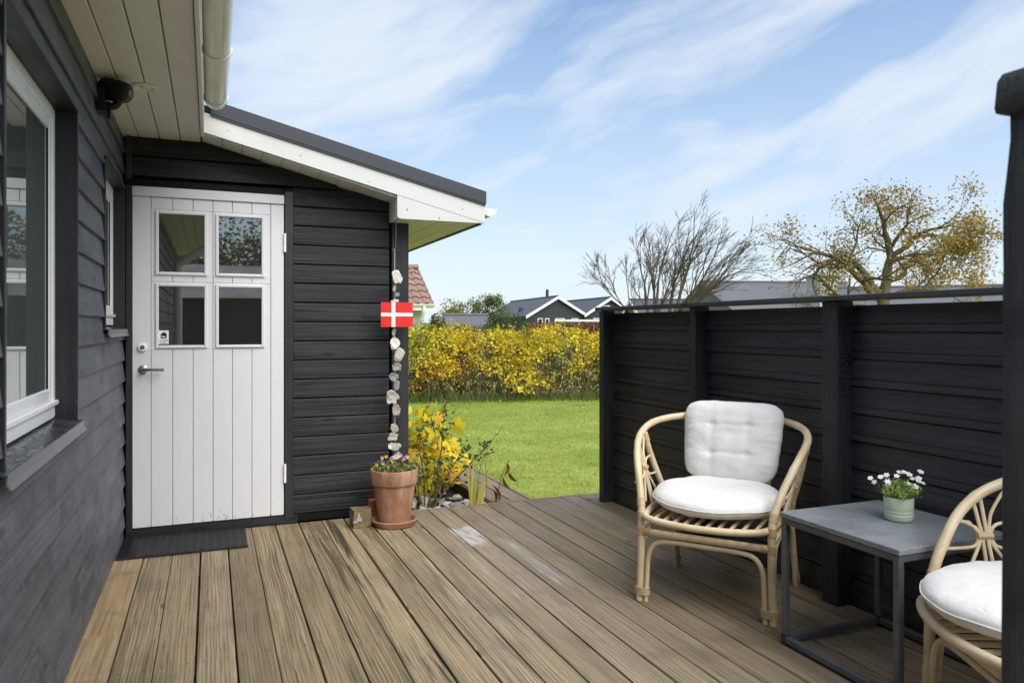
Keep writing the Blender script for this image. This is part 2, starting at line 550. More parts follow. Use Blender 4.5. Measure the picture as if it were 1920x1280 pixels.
    c = M.mix(M.math('MULTIPLY', kr, 0.75), c, (0.045, 0.034, 0.024))
    # algae and dirt in patches
    al = M.noise(wp, 2.3, 5, 0.6)
    c = M.mix(M.mr(al, 0.50, 0.74, 0.0, 0.55), c, (0.105, 0.090, 0.052))
    # pale lime stains on three boards near the bed
    n0 = M.noise(M.vec('MULTIPLY', wp, (16.0, 5.0, 1.0)), 1.0, 7, 0.72)
    n1 = M.noise(M.vec('MULTIPLY', wp, (110.0, 3.2, 1.0)), 1.0, 5, 0.6)

    def blob(x0, x1, y0, y1, soft):
        a = M.math('MULTIPLY', M.mr(w[0], x0, x0 + 0.07), M.mr(w[0], x1, x1 - 0.07))
        b = M.math('MULTIPLY', M.mr(w[1], y0, y0 + soft), M.mr(w[1], y1, y1 - soft * 0.4))
        return M.math('MULTIPLY', a, b)
    s1 = M.mr(M.math('ADD', M.math('MULTIPLY', blob(1.33, 1.60, 3.62, 4.66, 0.6), 0.66), n0), 1.04, 1.22, 0.0, 0.62)
    s2 = M.mr(M.math('ADD', M.math('MULTIPLY', blob(1.53, 1.715, 2.7, 4.4, 0.7), 0.60), n1), 0.98, 1.32, 0, 0.75)
    s3 = M.mr(M.math('ADD', M.math('MULTIPLY', blob(1.26, 1.41, 2.4, 4.55, 0.9), 0.6), n1), 1.02, 1.30, 0, 0.5)
    s4 = M.mr(M.math('ADD', M.math('MULTIPLY', blob(0.98, 1.26, 2.2, 3.9, 0.8), 0.5), n1), 1.0, 1.30, 0, 0.4)
    for s_ in (s4, s3, s2):
        c = M.mix(s_, c, (0.50, 0.49, 0.47))
    c = M.mix(s1, c, (0.56, 0.57, 0.58))
    h = M.math('ADD', M.math('MULTIPLY', g1, 0.8), M.math('MULTIPLY', fib, 0.35))
    h = M.math('SUBTRACT', h, M.math('MULTIPLY', crack, 1.2))
    h = M.math('SUBTRACT', h, M.math('MULTIPLY', kd, 0.3))
    ro = M.mix(s1, M.n('ShaderNodeCombineColor', {0: M.mr(al, 0.3, 0.7, 0.72, 0.5), 1: 0.0, 2: 0.0}).outputs[0], (0.25, 0, 0))
    ro = M.n('ShaderNodeSeparateColor', {0: ro}).outputs[0]
    return M.out(c, ro, M.bump(h, 0.55, 0.003), 0.35)


M_DECK = deck_mat()


def new_timber():
    M = Mat('newer_timber')
    p = M.obj()
    g1 = M.noise(M.vec('MULTIPLY', p, (60.0, 1.8, 20.0)), 1.0, 6, 0.6, 0.4)
    b = M.noise(p, 3.0, 4, 0.6, 0.8)
    c = M.ramp(g1, [(0.3, (0.20, 0.135, 0.070)), (0.5, (0.33, 0.235, 0.130)), (0.75, (0.43, 0.325, 0.195))])
    c = M.mix(M.mr(b, 0.5, 0.72, 0, 0.6), c, (0.17, 0.13, 0.085))
    return M.out(c, 0.6, M.bump(g1, 0.3, 0.003), 0.35)


M_NEWTIMBER = new_timber()
M_RUST = plain('rusty_metal', (0.060, 0.040, 0.028), 0.8, 0.3, 0, 0.4, 60, 0.3)


def terracotta():
    M = Mat('terracotta')
    p = M.obj(False)
    z = M.xyz(p)[2]
    n1 = M.noise(p, 9, 5, 0.6)
    n2 = M.noise(p, 55, 5, 0.65)
    n3 = M.noise(M.vec('MULTIPLY', p, (14, 14, 3)), 1.0, 5, 0.6)
    c = M.ramp(n1, [(0.3, (0.245, 0.118, 0.066)), (0.5, (0.325, 0.165, 0.098)), (0.7, (0.40, 0.225, 0.145))])
    c = M.mix(M.mr(n3, 0.46, 0.68, 0, 0.65), c, (0.52, 0.37, 0.27))
    low = M.mr(M.math('ADD', z, M.math('MULTIPLY', n3, 0.06)), -0.13, -0.165, 0, 0.7)
    c = M.mix(low, c, (0.52, 0.36, 0.27))
    c = M.mix(M.mr(n2, 0.60, 0.75, 0, 0.45), c, (0.16, 0.075, 0.04))
    return M.out(c, 0.75, M.bump(n2, 0.25, 0.002), 0.3)


M_TERRA = terracotta()


def rattan():
    M = Mat('rattan')
    p = M.obj()
    n1 = M.noise(p, 7, 4, 0.6)
    n2 = M.noise(p, 90, 4, 0.6)
    c = M.ramp(n1, [(0.3, (0.50, 0.38, 0.22)), (0.52, (0.64, 0.52, 0.335)), (0.72, (0.71, 0.605, 0.43))])
    c = M.mix(M.mr(n2, 0.58, 0.78, 0, 0.45), c, (0.36, 0.25, 0.13))
    n3 = M.noise(p, 22, 5, 0.7, 1.5)
    c = M.mix(M.mr(n3, 0.60, 0.70, 0, 0.4), c, (0.40, 0.27, 0.13))
    n4 = M.noise(p, 3.0, 2, 0.5)
    c = M.mix(M.mr(n4, 0.45, 0.7, 0, 0.3), c, (0.72, 0.63, 0.46))
    return M.out(c, M.mr(n1, 0.3, 0.7, 0.3, 0.48), M.bump(M.math('ADD', n2, n3), 0.12, 0.003), 0.45)


M_RATTAN = rattan()
M_CANE = plain('cane_binding', (0.50, 0.37, 0.20), 0.42, 0.4, 0, 0.12, 40)


def fabric():
    M = Mat('white_cotton')
    p = M.obj(False)
    wv = M.noise(p, 900, 2, 0.5)
    big = M.noise(p, 6, 5, 0.6)
    wr = M.noise(M.vec('MULTIPLY', p, (14, 14, 14)), 1.0, 6, 0.6, 1.0)
    c = M.ramp(big, [(0.3, (0.73, 0.72, 0.70)), (0.7, (0.80, 0.795, 0.78))])
    h = M.math('ADD', M.math('MULTIPLY', wr, 1.0), M.math('MULTIPLY', wv, 0.08))
    return M.out(c, 0.9, M.bump(h, 0.42, 0.012), 0.15, **{'Sheen Weight': 0.2})


M_FABRIC = fabric()


def granite():
    M = Mat('grey_tabletop')
    p = M.obj()
    n1 = M.noise(p, 150, 4, 0.75)
    n2 = M.noise(p, 5, 4, 0.6)
    n3 = M.noise(p, 45, 4, 0.6)
    c = M.ramp(n1, [(0.3, (0.105, 0.114, 0.126)), (0.5, (0.19, 0.205, 0.222)), (0.72, (0.34, 0.36, 0.38))])
    c = M.mix(M.mr(n2, 0.38, 0.66, 0, 0.55), c, (0.27, 0.29, 0.31))
    c = M.mix(M.mr(n3, 0.64, 0.76, 0, 0.35), c, (0.08, 0.087, 0.096))
    return M.out(c, M.mr(n2, 0.3, 0.7, 0.32, 0.5), M.bump(n3, 0.06, 0.002), 0.5)


M_GRANITE = granite()
M_TFRAME = plain('grey_steel_frame', (0.12, 0.132, 0.150), 0.42, 0.5, 0.4, 0.28, 26, 0.1)
M_CELADON = plain('celadon_glaze', (0.54, 0.62, 0.47), 0.28, 0.5, 0, 0.05, 14)
M_SOIL = plain('soil', (0.045, 0.032, 0.021), 0.95, 0.2, 0, 0.5, 40, 0.8)
M_RED = plain('flag_red', (0.66, 0.022, 0.016), 0.45, 0.4, 0, 0.06, 20)
M_FLAGW = plain('flag_white', (0.80, 0.79, 0.77), 0.5, 0.4, 0, 0.04, 20)
M_STICKER = plain('sticker_white', (0.78, 0.78, 0.80), 0.4, 0.4, 0, 0.02)
M_INK = plain('sticker_ink', (0.012, 0.012, 0.014), 0.5, 0.3, 0, 0.1)
M_INKRED = plain('sticker_red', (0.5, 0.02, 0.02), 0.5, 0.3, 0, 0.1)


def shell_mat(name, col, dark):
    M = Mat(name)
    p = M.obj()
    n1 = M.noise(p, 45, 6, 0.7, 0.6)
    n2 = M.noise(p, 160, 3, 0.6)
    c = M.ramp(n1, [(0.34, dark), (0.5, col), (0.72, tuple(min(1, x * 1.18) for x in col))])
    return M.out(c, 0.6, M.bump(M.math('ADD', n1, M.math('MULTIPLY', n2, 0.4)), 0.6, 0.004), 0.4)


M_SHELL = [shell_mat('oyster_shell', (0.50, 0.47, 0.40), (0.10, 0.09, 0.07)), shell_mat('oyster_grey', (0.33, 0.32, 0.295), (0.055, 0.052, 0.048)),
           shell_mat('oyster_white', (0.66, 0.635, 0.58), (0.24, 0.22, 0.18))]
M_STONE = plain('mossy_timber', (0.17, 0.135, 0.075), 0.9, 0.2, 0, 0.4, 30, 0.6)
M_BRICK = plain('red_brick', (0.42, 0.13, 0.06), 0.85, 0.25, 0, 0.25, 40, 0.4)
M_DARKHOLE = plain('dark_hole', (0.012, 0.009, 0.008), 0.9, 0.1)


def leaf_mat(name, stops, trans=0.35, rough=0.5, attr='tint'):
    M = Mat(name)
    t = M.attr(attr) if attr else M.rnd()
    p = M.obj()
    c = M.ramp(t, stops)
    nz = M.noise(p, 30, 3, 0.6)
    c = M.mix(M.mr(nz, 0.45, 0.75, 0, 0.3), c, M.mix(1.0, c, (0.62, 0.60, 0.5), 'MULTIPLY'))
    M.out(c, rough, None, 0.3)
    tr = M.n('ShaderNodeBsdfTranslucent', {'Color': c})
    mx = M.n('ShaderNodeMixShader', {0: trans, 1: M.b.outputs[0], 2: tr.outputs[0]})
    M.t.links.new(mx.outputs[0], M.t.nodes['Material Output'].inputs[0])
    return M.m


M_HEDGE = leaf_mat('hedge_leaves', [(0.0, (0.14, 0.20, 0.025)), (0.14, (0.36, 0.37, 0.035)), (0.34, (0.74, 0.60, 0.045)), (0.66, (0.86, 0.66, 0.040)),
                                    (0.80, (0.62, 0.33, 0.022)), (0.92, (0.42, 0.15, 0.03)), (1.0, (0.22, 0.10, 0.035))], 0.3)
M_TWIGFILL = leaf_mat('dry_twigs', [(0.0, (0.09, 0.065, 0.035)), (0.35, (0.17, 0.13, 0.065)), (0.6, (0.26, 0.20, 0.10)), (0.8, (0.19, 0.21, 0.055)), (1.0, (0.36, 0.32, 0.09))], 0.2)
M_OLIVE = leaf_mat('olive_leaves', [(0.0, (0.07, 0.085, 0.022)), (0.5, (0.15, 0.15, 0.035)), (1.0, (0.30, 0.23, 0.06))], 0.25)
M_TREEGREEN = leaf_mat('green_leaves', [(0.0, (0.05, 0.075, 0.018)), (0.5, (0.10, 0.13, 0.028)), (1.0, (0.22, 0.21, 0.045))], 0.25)
M_EVERGREEN = leaf_mat('evergreen_leaves', [(0.0, (0.025, 0.045, 0.014)), (0.5, (0.055, 0.085, 0.024)), (1.0, (0.12, 0.15, 0.045))], 0.2)
M_REDHEDGE = leaf_mat('red_hedge_leaves', [(0.0, (0.12, 0.05, 0.03)), (0.5, (0.26, 0.085, 0.045)), (1.0, (0.36, 0.16, 0.075))], 0.2)
M_OAKLEAF = leaf_mat('oak_leaves', [(0.0, (0.16, 0.135, 0.030)), (0.4, (0.34, 0.245, 0.055)), (0.75, (0.46, 0.31, 0.075)), (1.0, (0.28, 0.155, 0.05))], 0.35)
M_YELLEAF = leaf_mat('yellow_big_leaves', [(0.0, (0.42, 0.46, 0.05)), (0.25, (0.76, 0.68, 0.04)), (0.6, (0.90, 0.76, 0.035)), (0.88, (0.88, 0.62, 0.03)), (1.0, (0.74, 0.40, 0.03))], 0.35, 0.45, None)
M_ROSELEAF = leaf_mat('rose_leaves', [(0.0, (0.04, 0.075, 0.025)), (0.5, (0.085, 0.125, 0.045)), (1.0, (0.19, 0.22, 0.07))], 0.2, 0.4)
M_IRIS = leaf_mat('iris_leaves', [(0.0, (0.24, 0.30, 0.06)), (0.5, (0.42, 0.43, 0.085)), (0.9, (0.54, 0.48, 0.12)), (1.0, (0.46, 0.30, 0.09))], 0.25, 0.45, None)
M_DRY = leaf_mat('dry_leaves', [(0.0, (0.26, 0.105, 0.025)), (0.5, (0.36, 0.17, 0.05)), (1.0, (0.22, 0.08, 0.03))], 0.25, 0.5, None)
M_GRASS = leaf_mat('grass_blades', [(0.0, (0.10, 0.17, 0.026)), (0.35, (0.22, 0.31, 0.052)), (0.7, (0.37, 0.43, 0.10)), (1.0, (0.52, 0.50, 0.19))], 0.4)
M_TALLGRASS = leaf_mat('tall_grass', [(0.0, (0.06, 0.11, 0.022)), (0.55, (0.12, 0.18, 0.035)), (0.8, (0.24, 0.23, 0.075)), (1.0, (0.40, 0.33, 0.16))], 0.25)
M_PANSYLEAF = leaf_mat('pansy_foliage', [(0.0, (0.05, 0.10, 0.025)), (0.6, (0.13, 0.20, 0.055)), (1.0, (0.26, 0.31, 0.10))], 0.25)
M_LIMELEAF = leaf_mat('lime_foliage', [(0.0, (0.20, 0.32, 0.06)), (0.5, (0.38, 0.52, 0.13)), (1.0, (0.55, 0.65, 0.26))], 0.3)
M_PURPLE = plain('petal_purple', (0.145, 0.095, 0.50), 0.6, 0.2, 0, 0.3, 50)
M_ORANGE = plain('petal_yellow', (0.80, 0.40, 0.018), 0.6, 0.2, 0, 0.15, 50)
M_PETALW = plain('petal_white', (0.80, 0.81, 0.82), 0.6, 0.2, 0, 0.04, 50)
M_STEM = plain('woody_stem', (0.085, 0.062, 0.040), 0.85, 0.2, 0, 0.3, 40, 0.4)
M_GREENSTEM = plain('green_stem', (0.10, 0.15, 0.045), 0.6, 0.3, 0, 0.25, 30)
M_HSTEM = plain('hedge_stem', (0.20, 0.135, 0.078), 0.85, 0.2, 0, 0.35, 20)


def bark(name, a, b):
    M = Mat(name)
    p = M.obj()
    n = M.noise(M.vec('MULTIPLY', p, (9, 9, 2.5)), 1.0, 6, 0.65, 0.6)
    n2 = M.noise(p, 1.4, 4, 0.6)
    c = M.ramp(n, [(0.3, tuple(x * 0.55 for x in a)), (0.6, a), (0.8, b)])
    c = M.mix(M.mr(n2, 0.5, 0.7, 0, 0.5), c, (0.115, 0.125, 0.055))
    return M.out(c, 0.85, M.bump(n, 0.5, 0.03), 0.2)


M_BARK1 = bark('bark_grey', (0.125, 0.105, 0.075), (0.20, 0.175, 0.125))
M_BARK2 = bark('bark_oak', (0.145, 0.115, 0.065), (0.24, 0.19, 0.105))


def lawn_mat():
    M = Mat('lawn_turf')
    p = M.pos()
    n1 = M.noise(p, 0.8, 5, 0.65)
    n2 = M.noise(p, 9, 5, 0.65)
    n3 = M.noise(p, 70, 4, 0.7)
    f = M.math('ADD', M.math('MULTIPLY', n1, 0.45), M.math('ADD', M.math('MULTIPLY', n2, 0.3), M.math('MULTIPLY', n3, 0.3)))
    c = M.ramp(f, [(0.36, (0.10, 0.155, 0.026)), (0.48, (0.205, 0.275, 0.045)), (0.60, (0.33, 0.38, 0.085)), (0.72, (0.45, 0.43, 0.14))])
    return M.out(c, 0.9, M.bump(n3, 0.6, 0.02), 0.15)


M_LAWN = lawn_mat()
M_SLATE = plain('slate_roof', (0.085, 0.092, 0.110), 0.7, 0.3, 0, 0.18, 4.0)
M_ROOFGREY = plain('grey_roof', (0.115, 0.118, 0.132), 0.7, 0.3, 0, 0.14, 3.0)
M_FARBLACK = plain('far_black_wall', (0.030, 0.035, 0.042), 0.6, 0.4, 0, 0.15, 4.0)
M_FARGREY = plain('far_grey_wall', (0.125, 0.135, 0.140), 0.6, 0.4, 0, 0.12, 4.0)
M_FARWHITE = plain('far_white_trim', (0.76, 0.77, 0.78), 0.5, 0.4, 0, 0.05, 4.0)
M_CREAM = plain('cream_wall', (0.55, 0.53, 0.42), 0.7, 0.3, 0, 0.08, 4.0)
M_TILE = plain('clay_tile', (0.26, 0.165, 0.132), 0.75, 0.3, 0, 0.22, 9.0, 0.2)
M_DARKTILE = plain('dark_tile', (0.10, 0.10, 0.108), 0.6, 0.3, 0, 0.22, 9.0, 0.2)
M_FLUE = plain('zinc_flue', (0.42, 0.46, 0.47), 0.5, 0.4, 0.0, 0.1, 3.0)
M_FLUECAP = plain('flue_cap', (0.16, 0.12, 0.08), 0.7, 0.3, 0.2, 0.2, 6.0)
M_DARKROOM = plain('dark_pane', (0.018, 0.020, 0.022), 0.15, 0.6, 0, 0.2, 4.0)

# ================================================================== THE SETTING
lawn = MB().add([(-260, -260, -0.10), (320, -260, -0.10), (320, 420, -0.10), (-260, 420, -0.10)], [(0, 1, 2, 3)]).build('lawn', M_LAWN, None, (0, 0, -0.10))
tag(lawn, kind='structure')

deck = part_root('deck', None, (1.1, 1.7, -0.03))
tag(deck, kind='structure')
LINES = [-0.343 + 0.1453 * i for i in range(21)] + [2.709, 2.854]
GAPS = {2: 0.0085, 8: 0.010, 0: 0.0045, 1: 0.003, 4: 0.003, 7: 0.0035}
YN, YF = -1.6, 4.9745
for i in range(len(LINES) - 1):
    a = LINES[i] + GAPS.get(i, 0.0068) / 2
    b = LINES[i + 1] - GAPS.get(i + 1, 0.0068) / 2
    dz = random.uniform(-0.0012, 0.0012)
    board('deck_board', a, b, YN, YF, -0.028 + dz, dz, M_DECK, deck, 0.0025)
board('deck_board', -0.530, -0.3455, 3.462, YF, -0.027, 0.001, M_NEWTIMBER, deck, 0.002)
board('deck_board', -0.530, -0.3455, YN, 3.458, -0.028, 0.000, M_NEWTIMBER, deck, 0.002)
board('edge_strip', 1.262, 2.854, 4.977, 5.000, -0.10, 0.004, M_DECK, deck, 0.002)
board('bearer', -0.47, 2.70, 4.90, 4.95, -0.13, -0.03, M_STEM, deck, 0)
for yb in (0.2, 1.6, 3.0, 4.2):
    board('bearer', -0.47, 2.70, yb, yb + 0.05, -0.13, -0.03, M_STEM, deck, 0)

scr = MB()
for i in range(len(LINES) - 2):
    for yb in (3.05, 3.63, 4.22, 4.925):
        for f_ in (0.2, 0.8):
            x = LINES[i] + (LINES[i + 1] - LINES[i]) * f_ + random.uniform(-.004, .004); y = yb + random.uniform(-.006, .006)
            scr.add([(x + 0.0036 * math.cos(k * 1.0472), y + 0.0036 * math.sin(k * 1.0472), 0.0019) for k in range(6)], [(0, 1, 2, 3, 4, 5)])
scr.build('screw_heads', M_RUST, deck)

path = part_root('boardwalk', None, (2.05, 7.2, -0.03))
tag(path, kind='structure')
board('path_board', 1.905, 2.040, 5.004, 9.4, -0.035, -0.006, M_DECK, path, 0.003)
board('path_board', 2.046, 2.178, 5.004, 9.4, -0.035, -0.004, M_DECK, path, 0.003)
board('edge_strip', 2.182, 2.204, 5.004, 9.4, -0.11, 0.000, M_DECK, path, 0.002)
board('edge_strip', 1.880, 1.902, 5.004, 9.4, -0.16, -0.012, M_STEM, path, 0.002)

# flower bed between shed and boardwalk
bed = MB()
nx, ny = 14, 60
for j in range(ny + 1):
    for i in range(nx + 1):
        x = 1.266 + (1.879 - 1.266) * i / nx; y = 5.003 + 4.4 * j / ny
        z = -0.098 + 0.03 * mnoise.noise(Vector((x * 6, y * 6, 1))) + 0.02 * mnoise.noise(Vector((x * 19, y * 19, 5))) + 0.012
        bed.v.append((x, y, z))
for j in range(ny):
    for i in range(nx):
        a = j * (nx + 1) + i
        bed.f.append((a, a + 1, a + nx + 2, a + nx + 1))
bed = bed.build('flower_bed', M_SOIL, None, smooth=True)
tag(bed, kind='structure')


def shell_mesh(name, seed, mat, flat=0.45, cup=0.35):
    bm = bmesh.new()
    bmesh.ops.create_icosphere(bm, subdivisions=3, radius=1.0)
    o = Vector((seed * 3.7, seed * 1.3, seed * 2.9))
    for v in bm.verts:
        p = v.co.copy()
        r = 1 + 0.42 * mnoise.noise(p * 1.3 + o) + 0.26 * mnoise.noise(p * 3.1 + o) + 0.17 * mnoise.noise(p * 6.5 + o)
        q = Vector((p.x * r * 0.8, p.y * r, p.z * r * flat))
        q.z -= cup * max(0.0, 1 - (q.x * q.x + q.y * q.y)) * (1 if p.z > 0 else 0.35)
        q.z += 0.10 * mnoise.noise(Vector((q.x * 3, q.y * 3, 7)) + o)
        v.co = q
    me = bpy.data.meshes.new(name)
    bm.to_mesh(me); bm.free()
    me.materials.append(mat)
    me.polygons.foreach_set('use_smooth', [True] * len(me.polygons))
    return me


SHELLS = [shell_mesh('shell', k, M_SHELL[k % 3], 0.34 + 0.1 * (k % 4), 0.12 + 0.12 * (k % 3)) for k in range(9)]
for k in range(70):
    x = random.uniform(1.29, 1.86); y = 5.02 + abs(random.gauss(0, 0.28))
    o = mesh_obj('shell_stone', SHELLS[k % 9], bed, (x, y, -0.075 + random.uniform(0, 0.03)))
    s = random.uniform(0.022, 0.052)
    o.scale = (s, s, s * random.uniform(0.8, 1.3))
    o.rotation_euler = (random.uniform(-0.6, 0.6), random.uniform(-0.6, 0.6), random.uniform(0, 6.28))

# ================================================================== MAIN HOUSE (left)
XW = -0.478
house = thing('house', 'black weatherboarded house wall with white-framed windows and pale boarded eaves along the deck', 'house', (-2.0, 1.0, -0.1))
HY0, HY1 = -3.2, 5.0
wall = MB().box(-3.2, XW - 0.140, HY0, 9.0, -0.1, 2.42).build('wall', M_TRIM, house)
W1 = (2.172, 3.282, 0.885, 2.115)
W2 = (4.078, 4.955, 1.235, 2.105)
z0 = 0.82 - 0.1245 * 7
k = 0
while z0 < 2.42:
    z1 = min(z0 + 0.1245, 2.45)
    zb = max(z0, 0.004)
    segs = [(HY0, HY1, zb, z1)]
    for (wy0, wy1, wz0, wz1) in (W1, W2):
        new = []
        for (a, b, c, d) in segs:
            if d <= wz0 or c >= wz1 or b <= wy0 or a >= wy1:
                new.append((a, b, c, d)); continue
            if a < wy0: new.append((a, wy0, c, d))
            if b > wy1: new.append((wy1, b, c, d))
            if c < wz0 - 0.01: new.append((max(a, wy0), min(b, wy1), c, wz0))
            if d > wz1 + 0.01: new.append((max(a, wy0), min(b, wy1), wz1, d))
        segs = new
    for (a, b, c, d) in segs:
        if d - c < 0.012 or b - a < 0.02: continue
        oc = 0.024 - 0.016 * (c - z0) / 0.1245
        ot = 0.024 - 0.016 * (d - z0) / 0.1245
        ctr = Vector((XW - 0.02, (a + b) / 2, (c + d) / 2))
        mb = MB().prism([(-0.06, c), (oc - 0.003, c), (oc, c + 0.003), (ot, d + 0.006), (-0.06, d + 0.006)], (XW - 0.022, a + 0.001, 0), (0, 1, 0), b - a - 0.002, (1, 0, 0), (0, 0, 1))
        mb.build('siding_board', M_WALL, wall, tuple(ctr))
    z0 += 0.1245


def wall_window(wy0, wy1, wz0, wz1, mull, sill_y0, sill_y1, depth=0.07):
    w = part_root('window', house, (XW - depth, (wy0 + wy1) / 2, wz0))
    t = 0.020
    x0, x1 = XW - depth - 0.06, XW + 0.005
    board('reveal_board', x0, x1, wy1 - t, wy1, wz0 + 0.02, wz1 - t, M_REVEAL, w, 0.0015)
    board('reveal_board', x0, x1, wy0, wy0 + t, wz0 + 0.02, wz1 - t, M_REVEAL, w, 0.0015)
    board('reveal_board', x0, x1 + 0.004, wy0, wy1, wz1 - t, wz1, M_REVEAL, w, 0.0015)
    a, b = wy0 + t, wy1 - t
    za, zb = wz0 + 0.045, wz1 - t
    xf = XW - depth
    fw = 0.046
    # fixed frame
    board('frame', xf - 0.05, xf, a, a + fw, za, zb, M_FRAME, w, 0.003)
    board('frame', xf - 0.05, xf, b - fw, b, za, zb, M_FRAME, w, 0.003)
    board('frame', xf - 0.05, xf + 0.001, a + fw, b - fw, zb - fw, zb, M_FRAME, w, 0.003)
    board('frame', xf - 0.05, xf + 0.004, a + fw, b - fw, za, za + fw, M_FRAME, w, 0.003)
    board('frame', xf - 0.05, xf + 0.012, a - 0.004, b + 0.004, za + fw, za + fw + 0.018, M_FRAME, w, 0.003)
    # sash, set a little back
    sw = 0.048; xs = xf - 0.003
    a2, b2, z2, z3 = a + fw, b - fw, za + fw + 0.018, zb - fw
    board('sash', xs - 0.03, xs, a2, a2 + sw, z2, z3, M_FRAME, w, 0.004)
    board('sash', xs - 0.03, xs, b2 - sw, b2, z2, z3, M_FRAME, w, 0.004)
    board('sash', xs - 0.03, xs, a2 + sw, b2 - sw, z3 - sw, z3, M_FRAME, w, 0.004)
    board('sash', xs - 0.03, xs, a2 + sw, b2 - sw, z2, z2 + sw, M_FRAME, w, 0.004)
    board('pane', xs - 0.012, xs - 0.007, a2 + sw, b2 - sw, z2 + sw, z3 - sw, M_WINGL, w, 0)
    # dark gasket round the glass
    g = MB()
    for (p, q, r_, s_) in ((a2 + sw, a2 + sw + .006, z2 + sw, z3 - sw), (b2 - sw - .006, b2 - sw, z2 + sw, z3 - sw)):
        g.box(xs - 0.0068, xs - 0.003, p, q, r_, s_)
    g.build('gasket', M_BLACKPL, w)
    # sloping metal sill with a folded drip edge
    s = MB()
    zi, zo = wz0 + 0.040, wz0 + 0.022
    xo = XW + 0.020
    s.prism([(xf - 0.01, zi), (xo, zo), (xo, zo - 0.004), (xf - 0.01, zi - 0.006)], (0, sill_y0, 0), (0, 1, 0), sill_y1 - sill_y0, (1, 0, 0), (0, 0, 1))
    s.build('sill', M_SILLWET, w)
    d = MB()
    d.prism([(xo - 0.003, zo + 0.001), (xo + 0.001, zo + 0.001), (xo + 0.001, zo - 0.022), (xo + 0.010, zo - 0.036), (xo + 0.007, zo - 0.039), (xo - 0.003, zo - 0.024)],
            (0, sill_y0, 0), (0, 1, 0), sill_y1 - sill_y0, (1, 0, 0), (0, 0, 1))
    d.build('sill_edge', M_ALU, w)
    return w


wall_window(*W1, False, 2.130, 3.305)
wall_window(*W2, False, 4.062, 4.965, 0.055)

# eaves: boarded soffit, fascia and half-round gutter
eave = part_root('eave', house, (-0.26, 1.0, 2.421))
sx = [XW - 0.05, -0.405, -0.2895, -0.173, -0.0565]
for i in range(4):
    board('soffit_board', sx[i] + 0.0025, sx[i + 1] - 0.0025, HY0, 5.06, 2.423, 2.441, M_SOFFIT, eave, 0.003)
MB().box(XW - 0.1, -0.056, HY0, 5.06, 2.4412, 2.46).build('soffit_back', M_BLACKPL, eave)
board('fascia', -0.055, -0.036, HY0, 4.768, 2.400, 2.66, M_SOFFIT, eave, 0.002)
MB().add([(-3.3, HY0 - 0.1, 3.35), (0.03, HY0 - 0.1, 2.675), (0.03, 4.76, 2.675), (-3.3, 4.76, 3.35)], [(0, 1, 2, 3)]).add(
    [(-3.3, HY0 - 0.1, 3.33), (0.03, HY0 - 0.1, 2.655), (0.03, 4.76, 2.655), (-3.3, 4.76, 3.33)], [(3, 2, 1, 0)]).build('roof', M_ROOFEDGE, house)
gx, gz, gr = 0.026, 2.556, 0.060


def half_round(mb, y0, y1, r, th=0.003, n=18, c=(gx, gz)):
    o = [(c[0] + r * math.cos(math.pi + math.pi * k / n), c[1] + r * math.sin(math.pi + math.pi * k / n)) for k in range(n + 1)]
    i = [(c[0] + (r - th) * math.cos(math.pi + math.pi * k / n), c[1] + (r - th) * math.sin(math.pi + math.pi * k / n)) for k in range(n, -1, -1)]
    return mb.prism(o + i, (0, y0, 0), (0, 1, 0), y1 - y0, (1, 0, 0), (0, 0, 1))


gut = part_root('gutter', house, (gx, 1.0, gz))
half_round(MB(), HY0, 4.50, gr).build('gutter_channel', M_GUTTER, gut, smooth=True, sharp=50)
e = MB()
o = [(gx + gr * math.cos(math.pi + math.pi * k / 18), gz + gr * math.sin(math.pi + math.pi * k / 18)) for k in range(19)]
e.prism(o, (0, 4.497, 0), (0, 1, 0), 0.006, (1, 0, 0), (0, 0, 1))
e.build('end_cap', M_GUTTER, gut)
for yb in (1.2, 2.1, 2.95, 3.66, 4.42):
    half_round(MB(), yb - 0.016, yb + 0.016, gr + 0.008, 0.007).build('gutter_bracket', M_GUTTER, gut, smooth=True, sharp=50)
MB().tube(catmull([(gx, -0.25, 2.52), (gx, -0.25, 2.40), (-0.06, -0.25, 2.28), (-0.33, -0.25, 2.10), (-0.385, -0.25, 1.98), (-0.385, -0.25, 1.5), (-0.385, -0.25, 0.05)], 5), 0.050, 14).build('downpipe', M_GUTTER, gut, smooth=True)
# round vent in the soffit
vent = MB().lathe([(0.062, 0.0), (0.062, -0.006), (0.052, -0.011), (0.040, -0.009), (0.036, -0.004), (0.024, -0.004), (0.020, -0.010), (0.002, -0.011)], 28, (-0.291, 3.95, 2.4225))
vent.build('soffit_vent', M_SOFFIT, eave, smooth=True, sharp=30)

# security light
lamp = thing('security_light', 'black sensor spotlight on the house wall just below the eaves', 'light', (XW + 0.02, 3.88, 2.34))
MB().box(XW - 0.002, XW + 0.032, 3.83, 3.94, 2.26, 2.36).build('wall_plate', M_BLACKPL, lamp)
MB().tube(catmull([(XW + 0.02, 3.885, 2.30), (XW + 0.06, 3.885, 2.295), (XW + 0.085, 3.88, 2.325)], 5), 0.018, 10).build('arm', M_BLACKPL, lamp, smooth=True)
axd = Vector((0.80, -0.30, -0.18)).normalized()
hb = Vector((XW + 0.005, 3.89, 2.378))
prof = [(0.0, 0.034), (0.012, 0.046), (0.05, 0.052), (0.10, 0.051), (0.125, 0.045), (0.136, 0.036)]
MB().tube([hb + axd * t for t, r_ in prof], [r_ for t, r_ in prof], 16).build('lamp_head', M_BLACKPL, lamp, smooth=True, sharp=35)
fc = hb + axd * 0.132
MB().tube([fc, fc + axd * 0.012], [0.030, 0.024], 14).build('lens', M_DARKROOM, lamp, smooth=True)
